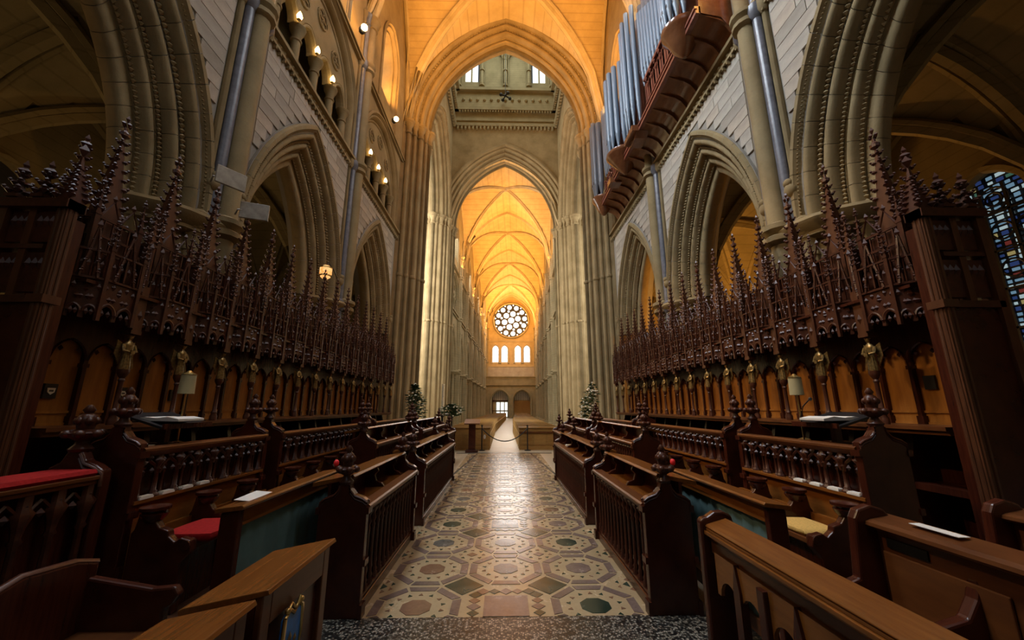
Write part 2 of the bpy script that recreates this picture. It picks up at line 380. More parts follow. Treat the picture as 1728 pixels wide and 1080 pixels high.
bar = flat([(-0.022, -0.13), (0.022, -0.13), (0.022, 0.13), (-0.022, 0.13)], 0.0045).mesh('link_bar')
def clip(poly, y0=3.562):
    out = []
    for i, p in enumerate(poly):
        q = poly[(i + 1) % len(poly)]
        if p[1] >= y0: out.append(p)
        if (p[1] - y0) * (q[1] - y0) < 0:
            f = (y0 - p[1]) / (q[1] - p[1]); out.append((p[0] + (q[0] - p[0]) * f, y0))
    return out
def F(name, me, mat, x, y, rot=0):
    m2 = me if not me.materials or me.materials[0] == M[mat] else None
    if m2 is None:
        key = me.name + mat
        m2 = bpy.data.meshes.get(key)
        if m2 is None: m2 = me.copy(); m2.name = key; m2.materials.clear()
    if y < 4.1:                                              # the first row is cut by the terrazzo edge
        pl_ = clip([(v.co.x + x, v.co.y + y) for v in me.vertices][:len(me.vertices) // 2])
        return O(name, MB().prism(pl_, -0.01, HT, 'z'), mat, fl) if len(pl_) > 2 else None
    return O(name, m2, mat, fl, (x, y, 0), rotz=rot)
far = {'mauve': MB(), 'rust': MB(), 'slate': MB(), 'dgreen': MB(), 'cream': MB()}
def addfar(mat, poly):
    poly = clip(poly)
    if len(poly) > 2: far[mat].prism(poly, -0.01, HT, 'z')
def tr(poly, x, y, rot=0): return [(x + p[0] * cos(rot) - p[1] * sin(rot), y + p[0] * sin(rot) + p[1] * cos(rot)) for p in poly]
discs = ['rust', 'slate', 'dgreen', 'rust', 'slate', 'mauve', 'slate', 'slate', 'dgreen', 'dgreen', 'slate', 'mauve', 'dgreen', 'rust', 'rust', 'slate', 'mauve', 'dgreen']
rnd = random.Random(3); cnt = 0
for r in range(14):
    y = ROW0 + r * PIT; near = r < 5
    for c in (-1, 0, 1):
        x = c * PIT * 0.965; panel = (c == 0 and r % 3 == 0)
        dm = discs[(r * 3 + c + 1) % 18]
        if panel:
            if r < 7: F('square_slab', sq, 'mauve' if r == 0 else 'slate', x, y)
            else: addfar('slate', tr([(-.19, -.19), (.19, -.19), (.19, .19), (-.19, .19)], x, y))
            for s in (-1, 1):
                for t in (-1, 1):
                    if r < 7: F('diamond', dia, 'dgreen', x + s * PIT * 0.5, y + t * PIT * 0.5)
                    else: addfar('dgreen', tr([(0, -.185), (.185, 0), (0, .185), (-.185, 0)], x + s * PIT * .5, y + t * PIT * .5))
            for s in (-1, 1):
                for k in range(5):
                    q = (k - 2) * 0.105
                    for (px, py) in ((s * 0.275, q), (q, s * 0.275)):
                        mt = ['rust', 'dgreen', 'mauve'][(k + r) % 3]
                        if r < 4 and k in (0, 2, 4): F('small_diamond', sdia, mt, x + px, y + py)
                        else: addfar(mt, tr([(0, -.05), (.05, 0), (0, .05), (-.05, 0)], x + px, y + py))
        else:
            for k in range(8):
                mt = 'mauve' if (k + r) % 5 else 'rust'
                if near: F('ring_piece', seg[k], 'mauve', x, y)
                else:
                    a0, a1 = pi / 8 + k * pi / 4 + 0.035, pi / 8 + (k + 1) * pi / 4 - 0.035
                    addfar('mauve', [(x + q * cos(a), y + q * sin(a)) for q, a in ((.395, a0), (.395, a1), (.315, a1), (.315, a0))])
            if r < 9: F('centre_slab', disc, dm, x, y)
            else: addfar(dm, octpoly(0.135, (x, y)))
            for k in range(14):
                a = 2 * pi * (k + 0.5) / 14
                addfar('rust' if k % 2 else 'dgreen', tr([(-.02, -.014), (.02, -.014), (0, .024)], x + .225 * cos(a), y + .225 * sin(a), a - pi / 2))
    if r % 3 == 1:
        for c in (-0.5, 0.5):
            x = c * PIT * 0.965; yy = y + PIT / 2
            F('small_diamond', sdia, 'rust' if c < 0 else 'mauve', x, yy)
            for k in range(8):
                a = pi / 4 * k
                addfar('dgreen' if k % 2 else 'rust', tr([(-.02, -.016), (.02, -.016), (0, .026)], x + .13 * cos(a), yy + .13 * sin(a), a))
    for s in (-1, 1):                                  # dark triangles along both edges
        x = s * 1.17; yy = y + PIT / 2
        for k, (dx, dy, q) in enumerate(((0, 0, .055), (0.02, .1, .035), (0.02, -.1, .035), (-.085 * s, .05, .03), (-.085 * s, -.05, .03))):
            p = tr([(0, -q), (q * s * -1, 0), (0, q)], x + dx, yy + dy)
            addfar('dgreen' if k in (0, 3) else 'rust', p)
for k, mb in far.items():
    if mb.v:
        o = O('inlay', mb, k, fl); o['kind'] = 'stuff'; o['label'] = 'small inlaid marble pieces'

# ------------------------------------------------------------------ arcade bays
P_ARC = ([(0.18, 0.02), (0.19, -0.06), (0.15, -0.11), (0.08, -0.11), (0.05, -0.05), (0.0, 0.0)] + roll(-0.07, 0.02, 0.06, 60, -150) +
         [(-0.15, 0.08), (-0.15, 0.15), (-0.23, 0.15)] + roll(-0.29, 0.17, 0.06, 30, -170) + [(-0.37, 0.22), (-0.37, 0.30), (-0.43, 0.31)] +
         roll(-0.49, 0.34, 0.055, 30, -180) + [(-0.57, 0.40), (-0.57, 0.47)] + roll(-0.66, 0.56, 0.09, -70, -190, 6) + [(-0.72, 0.68), (-0.66, 0.76), (-0.57, 0.85), (-0.37, 0.95), (-0.15, 1.1), (0.0, 1.25)])
P_SMALL = [(0.14, 0.02), (0.14, -0.06), (0.06, -0.09), (0.02, -0.02)] + roll(-0.05, 0.02, 0.05, 40, -160, 4) + [(-0.13, 0.08), (-0.13, 0.15)] + roll(-0.19, 0.17, 0.05, 30, -170, 4) + [(-0.26, 0.24), (-0.26, 0.34)]
P_LANC = [(0.06, 0.0), (0.05, -0.04)] + roll(0.0, -0.01, 0.04, 90, -150, 4) + [(-0.05, 0.05), (-0.05, 0.2)]
P_LOW = [(0.18, 0.02), (0.18, -0.09), (0.02, -0.06), (-0.06, -0.02), (-0.14, 0.1), (-0.24, 0.12), (-0.34, 0.18), (-0.42, 0.3), (-0.5, 0.33), (-0.6, 0.45), (-0.7, 0.56), (-0.7, 0.7), (-0.5, 0.9), (0, 1.25)]
def dogtooth(mb, a, R, zs, n, t, place, step, r):
    L = a * R * arch_max(a, R, n); k = int(L / step)
    for side in (1, -1):
        for i in range(k):
            u, z = arch_pt(a, R, zs, n, side, arch_max(a, R, n) * (i + 0.5) / k); mb.octa(place(u, z, t), r)
def bay_meshes(L, near):
    """the parts of one bay, in coordinates whose origin is the bay's middle on the wall face"""
    a = L / 2 - 0.43; R = 2.2; zs = 4.5; pl = lambda u, z, t: (t, u, z); out = []
    if not near:
        out.append(('arch_moulding', sweep_arch(MB(), a, R, zs, P_LOW, pl, 9).mesh('arch_moulding'), 'stone_far'))
    w = MB(); arch_wall(w, pl, -L / 2, L / 2, zs, ZS, [(0, a, R, zs, 0.17)], 0.0)
    arch_wall(w, pl, -L / 2, L / 2, zs, ZS, [(0, a, R, zs, 0.0)], 1.25, 0.3)
    out.append(('spandrel', w.mesh('spandrel'), 'wallback' if near else 'stone_far'))
    sc = MB()
    for z0, z1, t in ((ZS - 0.16, ZS - 0.1, -0.1), (ZS - 0.1, ZS + 0.06, -0.05), (ZS + 0.06, ZS + 0.14, -0.16), (ZC - 0.08, ZC, -0.1), (ZC, ZC + 0.07, -0.16)):
        sc.box(t, 0.1, -L / 2, L / 2, z0, z1)
    if near:
        k = int(L / 0.16)
        for i in range(k):
            y = -L / 2 + L * (i + 0.5) / k
            sc.octa((-0.055, y, ZS - 0.02), 0.062, 0.7); sc.box(-0.11, 0.02, y - 0.02, y + 0.02, ZS - 0.24, ZS - 0.16)
    out.append(('string_course', sc.mesh('string_course'), 'stone' if near else 'stone_far'))
    # triforium
    ta, tR, tz_ = L / 2 - 0.42, 1.03, 10.3; t = MB()
    sweep_arch(t, ta, tR, tz_, P_SMALL, pl, 10 if near else 7, ZS + 0.1)
    arch_wall(t, pl, -L / 2, L / 2, ZS + 0.1, ZC, [(0, ta, tR, tz_, 0.12)], 0.0)
    out.append(('triforium_arch', t.mesh('triforium_arch', 40), 'stone' if near else 'stone_far'))
    inner = ta - 0.26; pit = inner / 2; la = pit / 2 - 0.09; t = MB(); lz = 10.38
    lan = [((k - 1.5) * pit, la, 1.5, lz, 0.05) for k in range(4)]
    arch_wall(t, pl, -inner, inner, lz, lambda u: arch_top(u, ta, tR, tz_, -0.26), lan, 0.16, 0.07)
    for uc, aa, rr, z, n in lan: sweep_arch(t, aa, rr, z, P_LANC, lambda u, zz, tt, uc=uc: (tt + 0.16, u + uc, zz), 6)
    for u, z, r in ((-pit, 11.32, 0.22), (pit, 11.32, 0.22), (0, 11.72, 0.24)):
        for k in range(4 if near else 0):
            cy, cz = u + 0.12 * cos(k * pi / 2 + pi / 4), z + 0.12 * sin(k * pi / 2 + pi / 4)
            t.path([(0.14, cy + 0.11 * cos(q * pi / 5), cz + 0.11 * sin(q * pi / 5)) for q in range(11)], 0.022, 5, False)
        t.path([(0.14, u + r * cos(q * pi / 8), z + r * sin(q * pi / 8)) for q in range(17)], 0.035, 5, False)
    out.append(('tracery', t.mesh('tracery'), 'stone' if near else 'stone_far'))
    t = MB()
    for k in range(5):
        y = (k - 2) * pit * (0.97 if k in (0, 4) else 1); shaft(t, 0.18, y, ZS + 0.1, lz, 0.095 if near else 0.085, 10 if near else 6)
    if near:
        cols = MB(); shaft(cols, 0, 0, 0, lz - ZS - 0.1, 0.10, 12)
        out.append(('columns', cols.mesh('triforium_column', 40), 'stone', [(0.18, (k - 2) * pit * (0.97 if k in (0, 4) else 1), ZS + 0.1) for k in range(5)]))
    else: out.append(('triforium_columns', t.mesh('triforium_columns', 40), 'stone_far'))
    t = MB().box(1.3, 1.4, -L / 2, L / 2, ZS - 0.5, ZC); t.box(0.0, 1.4, -L / 2, L / 2, ZS + 0.0, ZS + 0.09); t.box(0.1, 1.4, -L / 2, L / 2, ZC - 0.06, ZC)
    out.append(('passage', t.mesh('passage'), 'aisle'))
    # clerestory
    ca, cR, cz = 0.95, 1.4, 15.8; t = MB()
    arch_wall(t, pl, -L / 2, L / 2, ZC, 21.2, [(0, ca, cR, cz, 0.14)], 0.0)
    t.box(-0.001, 0.6, -ca, ca, ZC, 13.6); sweep_arch(t, ca, cR, cz, P_SMALL[:-1] + [(-0.26, 0.7)], pl, 8, ZC)
    out.append(('clerestory', t.mesh('clerestory', 40), 'stone' if near else 'stone_far'))
    t = MB(); gp = [(-0.72, 13.6), (0.72, 13.6)] + [(arch_pt(ca, cR, cz, -0.2, 1, arch_max(ca, cR, -0.2) * i / 5)[0], arch_pt(ca, cR, cz, -0.2, 1, arch_max(ca, cR, -0.2) * i / 5)[1]) for i in range(6)] + \
        [(arch_pt(ca, cR, cz, -0.2, -1, arch_max(ca, cR, -0.2) * i / 5)) for i in range(5, -1, -1)]
    t.prism(gp, 0.62, 0.66, 'x'); out.append(('window_glass', t.mesh('window_glass'), 'winwhite'))
    t = MB()
    for y in (-0.25, 0.25): t.box(0.57, 0.63, y - 0.03, y + 0.03, 13.6, 17.2)
    for z in (14.3, 15.0, 15.7, 16.4): t.box(0.58, 0.63, -0.75, 0.75, z - 0.015, z + 0.015)
    out.append(('window_bars', t.mesh('window_bars'), 'lead'))
    # pier at the bay's far end (y = +L/2)
    t = MB(); p = L / 2
    t.lathe([(0.78, 0), (0.78, 4.2)], 16, (0.63, p, 0), 0.85, 1.05)
    for k in range(14):
        an = 2 * pi * k / 14; shaft(t, 0.63 + 0.66 * cos(an), p + 0.84 * sin(an), 0, 4.35, 0.115 if k % 2 else 0.085, 8)
    t.lathe([(0.84, 4.2), (0.92, 4.24), (0.9, 4.3), (1.02, 4.38), (1.06, 4.46), (1.02, 4.52), (0.9, 4.55)], 20, (0.63, p, 0), 0.88, 1.08)
    out.append(('pier', t.mesh('pier', 40), 'stone' if near else 'stone_far'))
    t = MB()
    bands = [(ZS - 0.16, 1.5), (ZC - 0.08, 1.4), (4.36, 1.6)]
    shaft(t, -0.15, p, 0, VS, 0.155, 12)
    for z, k in bands: t.lathe([(0.155, z - 0.1), (0.155 * k, z - 0.04), (0.155 * k, z + 0.04), (0.155 * 1.2, z + 0.08), (0.155 * k * 1.1, z + 0.16), (0.155 * k * 1.1, z + 0.24), (0.155, z + 0.3)], 12, (-0.15, p, 0))
    for s in (-1, 1):
        shaft(t, -0.02, p + s * 0.36, 0, VS, 0.06, 8)
        for z, k in bands: t.lathe([(0.06, z - 0.1), (0.13, z - 0.02), (0.13, z + 0.2), (0.06, z + 0.26)], 8, (-0.02, p + s * 0.36, 0))
    out.append(('vault_shaft', t.mesh('vault_shaft', 40), 'stone' if near else 'stone_far'))
    t = MB()
    for s in (-1, 1):
        shaft(t, -0.08, p + s * 0.225, 0, VS, 0.085, 10)
        for z, k in bands: t.lathe([(0.085, z - 0.1), (0.15, z - 0.02), (0.15, z + 0.2), (0.085, z + 0.26)], 10, (-0.08, p + s * 0.225, 0))
    out.append(('marble_shaft', t.mesh('marble_shaft', 40), 'purbeck' if near else 'stone_far'))
    return out, (a, R, zs)
wr = S('wall_right', label='right arcade wall of the choir: moulded arches, triforium and clerestory')
parts, (AA, AR, AZ) = bay_meshes(4.9, True)
cube = MB().box(-0.5, 0.5, -0.5, 0.5, -0.5, 0.5).mesh('stone_block'); cube.materials.append(M['ashlar'])
vous = []
NV = 11
for j in range(NV):
    for side in (1, -1):
        vous.append(sweep_arch(MB(), AA, AR, AZ, P_ARC, lambda u, z, t: (t, u, z), 2, None, (j + 0.012) / NV, (j + 0.988) / NV, (side,)).mesh('voussoir', 50))
core = sweep_arch(MB(), AA, AR, AZ, [(n + 0.03, t + 0.03) for n, t in P_LOW], lambda u, z, t: (t, u, z), 9).mesh('arch_core')
tooth = MB(); plc = lambda u, z, t: (t, u, z)
dogtooth(tooth, AA, AR, AZ, -0.20, 0.11, plc, 0.08, 0.045); dogtooth(tooth, AA, AR, AZ, -0.40, 0.275, plc, 0.07, 0.038); dogtooth(tooth, AA, AR, AZ, 0.03, -0.07, plc, 0.06, 0.022)
dogtooth(tooth, AA, AR, AZ, -0.57, 0.42, plc, 0.08, 0.04)
tooth = tooth.mesh('dogtooth')
stop = MB().ball((0, 0, 0), 0.12, 0.9, 0.9, 1.1).ball((-0.03, 0, 0.12), 0.08).mesh('label_stop', 60)
for b in range(3):
    yc = (PY[b] + PY[b + 1]) / 2
    for q in parts:
        if q[0] == 'columns':
            for lo in q[3]: O('triforium_column', q[1], q[2], wr, (XW + lo[0], yc + lo[1], lo[2]))
            continue
        if b == 2 and q[0] in ('pier', 'vault_shaft', 'marble_shaft'): continue
        O(q[0], q[1], q[2], wr, (XW, yc, 0))
        if b == 0 and q[0] in ('pier', 'vault_shaft', 'marble_shaft'): O(q[0], q[1], q[2], wr, (XW, yc - 4.9, 0))
    O('arch_core', core, 'wallback', wr, (XW, yc, 0))
    for me in vous: O('voussoir', me, 'stone', wr, (XW, yc, 0))
    O('dogtooth', tooth, 'stone', wr, (XW, yc, 0))
    for s in (-1, 1): O('label_stop', stop, 'stone', wr, (XW - 0.08, yc + s * (AA + 0.12), AZ + 0.62))
    # squared blocks of the wall face above the arch
    z = 4.62; k = 0
    while z < ZS - 0.3:
        h = 0.262; ra = AA * AR; hw = (AA - ra) + sqrt(max((ra + 0.2) ** 2 - (z - AZ) ** 2, 0)) if (z - AZ) < ra + 0.2 else 0
        spans = []
        lo, hi = yc - 2.45 + 0.46, yc + 2.45 - 0.46
        if hw > 0.02:
            for y0, y1 in ((lo, yc - hw), (yc + hw, hi)):
                if y1 - y0 > 0.1: spans.append((y0, y1))
        else: spans.append((lo, hi))
        for y0, y1 in spans:
            n = max(1, round((y1 - y0) / 0.62)); off = 0.0 if n == 1 else (0.25 if k % 2 else -0.25) * (y1 - y0) / n
            cuts = [y0] + [y0 + (y1 - y0) * i / n + off * (1 if n > 1 else 0) for i in range(1, n)] + [y1]
            for c0, c1 in zip(cuts, cuts[1:]):
                O('stone_block', cube, None, wr, (XW + 0.0, (c0 + c1) / 2, z + h / 2), scale=(0.05 + 0.012 * random.random(), c1 - c0 - 0.012, h - 0.012))
        z += h; k += 1
O('rear_wall', MB().box(XW, XW + 0.3, -9, 0.9, 0, 21), 'stone', wr)
wl = mirror(wr, 'left arcade wall of the choir: moulded arches, triforium and clerestory', 'wall_left')
ew = S('wall_rear', label='stone wall behind the viewer, at the east end')
O('masonry', MB().box(-5, 5, -9.2, -9, 0, 22), 'stone', ew)

# ------------------------------------------------------------------ choir vault and aisle vaults
web, ribs = MB(), MB()
for y0, y1 in ((-8.8, -3.9), (-3.9, 1.0), (1.0, 5.9), (5.9, 10.8), (10.8, 15.7)):
    vault_bay(web, ribs, 0, 4.7, y0, y1, VS, 6.3, 1.46, 20, 0.14, y1 < 15)
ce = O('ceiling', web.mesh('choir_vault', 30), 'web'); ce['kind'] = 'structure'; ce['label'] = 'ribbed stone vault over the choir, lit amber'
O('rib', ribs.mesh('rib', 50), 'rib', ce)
for s in (1, -1):
    web, ribs = MB(), MB()
    for y0, y1 in ((-3.9, 1.0), (1.0, 5.9), (5.9, 10.8), (10.8, 15.7)):
        vault_bay(web, ribs, 8.05, 2.1, y0, y1, 4.6, 3.9, 1.6, 14, 0.14)
    ai = O('ceiling', web.mesh('aisle_vault', 30), 'aisle'); ai['kind'] = 'structure'; ai.scale.x = s
    ai['label'] = 'dim ribbed vault of the %s choir aisle' % ('right' if s > 0 else 'left')
    O('rib', ribs.mesh('rib', 50), 'aisle', ai)
    aw = S('wall_aisle_right' if s > 0 else 'wall_aisle_left', scale=(s, 1, 1), label='outer wall of the %s choir aisle' % ('right' if s > 0 else 'left'))
    m = MB(); wn = (7.1, 0.6, 1.3, 5.75, 0.0)
    arch_wall(m, lambda u, z, t: (10.15 + t, u, z), -4, 16, 5.75, 9.0, [wn]); m.box(10.15, 10.4, -4, 6.5, 0, 5.75); m.box(10.15, 10.4, 7.7, 16, 0, 5.75); m.box(10.15, 10.4, 6.5, 7.7, 0, 1.6)
    O('masonry', m, 'aisle', aw)
    O('moulding', sweep_arch(MB(), 0.6, 1.3, 5.75, [(0.14, 0), (0.12, -0.08), (0.02, -0.05), (-0.02, 0.05), (0, 0.3)], lambda u, z, t: (10.15 + t, u + 7.1, z), 8, 1.6), 'aisle', aw)
    O('end_wall', MB().box(5.9, 10.3, -4.1, -3.9, 0, 9), 'aisle', aw); 
    if s < 0: O('end_wall', MB().box(5.9, 10.3, 15.9, 16.1, 0, 9), 'aisle', aw)
    else: O('end_wall', MB().box(7.6, 10.3, 15.9, 16.1, 0, 9), 'aisle', aw)
# stained glass of the right aisle, leaded into small panes
def stained(n_, s, label):
    w = S('window_%d' % n_, (10.25 * s, 7.1, 0), label=label); rd = random.Random(5 + n_)
    lead = MB(); a, R, zs = 0.6, 1.3, 5.75; z = 1.6
    me = MB().box(-0.01, 0.01, -0.5, 0.5, -0.5, 0.5).mesh('pane')
    var = []
    for g in GL:
        m2 = me.copy(); m2.materials.append(g); var.append(m2)
    nr, nc = 44, 7; h = 4.95 / nr
    for r in range(nr):
        z0 = 1.6 + r * h; zc = z0 + h / 2
        hw = a if zc < zs else max(0, (a - a * R) + sqrt(max((a * R) ** 2 - (zc - zs) ** 2, 0)))
        if hw < 0.06: continue
        k = max(1, round(nc * hw / a)); cw = 2 * hw / k
        for c in range(k):
            y = -hw + (c + 0.5) * cw
            o = O('pane', rd.choices(var, (7, 7, 5, 1.2, 0.3, 0.5))[0], None, w, (0, y, zc), scale=(1, cw - 0.035 - 0.06 * rd.random(), h - 0.03 - 0.04 * rd.random()))
        lead.box(-0.015, -0.005, -hw, hw, z0 - 0.012, z0 + 0.012)
    for y in (-0.2, 0.2): lead.box(-0.05, 0.0, y - 0.025, y + 0.025, 1.6, 6.2)
    for z in (2.4, 3.2, 4.0, 4.8, 5.6): lead.box(-0.05, 0.0, -0.6, 0.6, z - 0.02, z + 0.02)
    fig = MB()
    for y, z, r in ((0, 5.9, .25), (0, 5.9, .14), (0.0, 5.2, .18), (0.0, 4.4, .18), (0.4, 4.4, .16), (-0.4, 5.2, .16)):
        fig.path([(-0.03, y + r * cos(q * pi / 8), z + r * sin(q * pi / 8)) for q in range(17)], 0.022, 5, False)
    O('lead_strip', lead, 'lead', w); O('lead_circle', fig, 'lead', w)
    bk = O('backing', MB().box(0.03, 0.05, -0.62, 0.62, 1.5, 6.6), 'lead', w)
stained(1, 1, 'stained glass lancet window in the outer wall of the right aisle')
stained(7, -1, 'stained glass lancet window in the outer wall of the left aisle')

# ------------------------------------------------------------------ crossing: four tower arches on clustered piers
P_TOW = ([(0.28, 0.0), (0.24, -0.12), (0.12, -0.14), (0.05, -0.05), (0.0, 0.0)] + roll(-0.10, 0.05, 0.10, 60, -160, 6) + [(-0.2, 0.2), (-0.27, 0.22)] + roll(-0.34, 0.24, 0.075, 30, -170, 5) +
         [(-0.42, 0.4), (-0.47, 0.41)] + roll(-0.56, 0.46, 0.10, 30, -180, 6) + [(-0.66, 0.62), (-0.69, 0.64)] + roll(-0.75, 0.74, 0.075, -40, -190, 5) + [(-0.83, 0.86)] + roll(-0.85, 0.98, 0.12, -90, -270, 6))
P_TOW = P_TOW + [(n, 1.96 - t) for n, t in reversed(P_TOW)]
CAPS = [(-0.10, 0.05, 0.10), (-0.34, 0.24, 0.075), (-0.56, 0.46, 0.10), (-0.75, 0.74, 0.075), (-0.85, 0.98, 0.12), (-0.75, 1.22, 0.075), (-0.56, 1.5, 0.1)]
def tower_arch(parent, place, a, R, zs, half, ztop, near=True):
    m = sweep_arch(MB(), a, R, zs, P_TOW, place, 18, -0.06).mesh('tower_arch', 40); O('arch_moulding', m, 'stone', parent)
    d = MB(); dogtooth(d, a, R, zs, -0.23, 0.19, place, 0.16, 0.06); dogtooth(d, a, R, zs, -0.45, 0.38, place, 0.16, 0.055); dogtooth(d, a, R, zs, 0.1, -0.13, place, 0.12, 0.04); O('dogtooth', d, 'stone', parent)
    c = MB()
    for s in (1, -1):
        for n, t, r in CAPS:
            x, y, z = place(s * (a + n), 0, t)
            c.lathe([(r, zs - 0.62), (r * 1.6, zs - 0.58), (r * 1.6, zs - 0.50), (r * 1.25, zs - 0.46), (r * 1.5, zs - 0.25), (r * 2.4, zs - 0.1), (r * 2.1, zs - 0.06), (r * 2.7, zs), (r * 2.7, zs + 0.1), (r * 1.4, zs + 0.16)], 10, (x, y, 0))
            c.lathe([(r * 1.9, -0.06), (r * 1.9, 0.2), (r * 1.5, 0.28), (r * 1.6, 0.36), (r * 1.1, 0.45)], 10, (x, y, 0))
            c.lathe([(r, 7.1), (r * 1.4, 7.14), (r * 1.4, 7.22), (r, 7.26)], 10, (x, y, 0))
    O('capital', c.mesh('capital', 40), 'stone', parent)
    w = MB(); arch_wall(w, place, -half, half, -0.06, ztop, [(0, a, R, zs, 0.26)], 0.0, 0.3); arch_wall(w, place, -half, half, -0.06, ztop, [(0, a, R, zs, 0.26)], 1.96, 0.3)
    O('masonry', w, 'stone', parent)
TA, TR = 4.62, 1.46
te = S('wall_crossing_east', label='east arch of the crossing, tall moulded arch on clustered shafts')
tower_arch(te, lambda u, z, t: (u, 15.7 + t, z), TA, TR, 14.7, 6.2, 22.3)
tw = S('wall_crossing_west', label='west arch of the crossing opening to the nave')
tower_arch(tw, lambda u, z, t: (u, 25.6 + t, z), TA, TR, 14.5, 6.2, 23.0)
for s in (1, -1):
    tl = S('wall_crossing_right' if s > 0 else 'wall_crossing_left', scale=(s, 1, 1), label='%s side arch of the crossing opening to a transept' % ('right' if s > 0 else 'left'))
    tower_arch(tl, lambda u, z, t: (4.0 + t, 21.62 + u, z), 3.9, 1.5, 14.7, 4.1, 23.0)
    O('transept_wall', MB().box(6.0, 14, 16.2, 16.6, 0, 21).box(6.0, 14, 26.6, 27.0, 0, 21), 'stone', tl)
    m = MB(); arch_wall(m, lambda u, z, t: (14, 21.6 + u, z), -5.2, 5.2, 12, 21, [(0, 3.4, 1.2, 12, 0)], 0, 0.4); m.box(14, 14.2, 16.4, 18.2, 0, 12).box(14, 14.2, 25.0, 26.8, 0, 12).box(14, 14.2, 18.2, 25.0, 0, 4.5)
    O('transept_end', m, 'stone', tl); O('window_glass', MB().box(14.4, 14.45, 18, 25.2, 4.5, 16.5), 'winsoft', tl)
    O('transept_roof', MB().box(5.9, 14.4, 16.2, 27, 20.9, 21.1), 'web', tl)
    # blind arcade shafts on the transept flank
    b = MB()
    for k in range(6): shaft(b, 6.5 + k * 1.2, 26.5, 0, 7.5, 0.12, 8)
    O('wall_shaft', b.mesh('wall_shaft', 40), 'stone', tl)
# lantern stage of the tower
lt = S('wall_lantern', label='lantern stage of the tower with arcade and lit lancets')
def lantern(place, name, lit):
    m = MB(); O_ = lambda mb, mat, nm: O(nm, mb, mat, lt)
    def pb(mb, u0, u1, z0, z1, t0, t1):
        c = [place(u, z, t) for u in (u0, u1) for z in (z0, z1) for t in (t0, t1)]
        mb.box(min(p[0] for p in c), max(p[0] for p in c), min(p[1] for p in c), max(p[1] for p in c), min(p[2] for p in c), max(p[2] for p in c))
    pb(m, -4.2, 4.2, 22.6, 22.85, -0.18, 0.3); pb(m, -4.2, 4.2, 23.1, 23.3, -0.1, 0.3); pb(m, -4.0, 4.0, 22.85, 24.0, 0.0, 0.3)
    pb(m, -4.0, 4.0, 23.95, 24.2, -0.28, 0.3); pb(m, -3.8, 3.8, 24.2, 25.7, -0.1, 0.3); pb(m, -3.8, 3.8, 25.7, 25.95, -0.35, 0.3); pb(m, -3.8, 3.8, 25.95, 26.2, -0.1, 0.3)
    O_(m, 'stone_far', 'cornice')
    d = MB()
    for k in range(26):
        u = -3.75 + 7.5 * (k + 0.5) / 26; pb(d, u - 0.07, u + 0.07, 22.35, 22.62, -0.16, 0.02)
    for k in range(34):
        u = -3.6 + 7.2 * (k + 0.5) / 34; pb(d, u - 0.05, u + 0.05, 23.8, 23.96, -0.24, -0.1)
    for k in range(13):
        u = -3.5 + 7.0 * (k + 0.5) / 13; x, y, z = place(u, 24.95, -0.12); d.ball((x, y, z), 0.13)
    O_(d, 'stone_far', 'dentil')
    g = MB(); lan = [(c, 0.72, 1.25, 29.0, 0.1) for c in (-2.75, -0.95, 0.95, 2.75)]
    arch_wall(g, place, -3.7, 3.7, 26.2, 31.5, lan, 0.05, 0.2)
    for c, a, R, zs, n in lan:
        sweep_arch(g, a, R, zs, P_LANC, lambda u, z, t, c=c: place(u + c, z, t + 0.05), 6, 26.2)
    O_(g, 'stone_far', 'lantern_arcade')
    h = MB()
    for c in (-3.65, -1.85, 0, 1.85, 3.65):
        x, y, z = place(c, 0, -0.12); shaft(h, x, y, 26.2, 29.1, 0.13, 8); h.lathe([(0.13, 27.6), (0.2, 27.65), (0.2, 27.75), (0.13, 27.8)], 8, (x, y, 0))
    O_(h.mesh('lantern_shaft', 40), 'stone_far', 'lantern_shaft')
    bl = MB(); pb(bl, -1.75, 1.75, 26.2, 31, 0.3, 0.4); pb(bl, -3.7, 3.7, 26.2, 26.9, 0.2, 0.4); pb(bl, -3.75, -3.2, 26.2, 31, 0.25, 0.4); pb(bl, 3.2, 3.75, 26.2, 31, 0.25, 0.4)
    O_(bl, 'stone_far', 'blind_panel')
    for s in (-1, 1):
        w = MB(); pb(w, *sorted((s * 2.2, s * 3.2)), 26.9, 30.2, 0.35, 0.38); O('window_glass', w, 'winsoft', lt)
        w = MB(); pb(w, s * 2.7 - 0.06, s * 2.7 + 0.06, 26.9, 30.2, 0.25, 0.34); O('mullion', w, 'stone_far', lt)
lantern(lambda u, z, t: (u, 25.6 + t, z), 'west', True)
lantern(lambda u, z, t: (-3.9 - t, 21.6 + u, z), 'left', True)
lantern(lambda u, z, t: (3.9 + t, 21.6 + u, z), 'right', True)
O('lantern_floor', MB().box(-5, 5, 16, 27, 31.5, 31.7), 'stone_far', lt)
O('east_lantern_wall', MB().box(-5, 5, 17.5, 17.7, 22, 31.5), 'stone_far', lt)

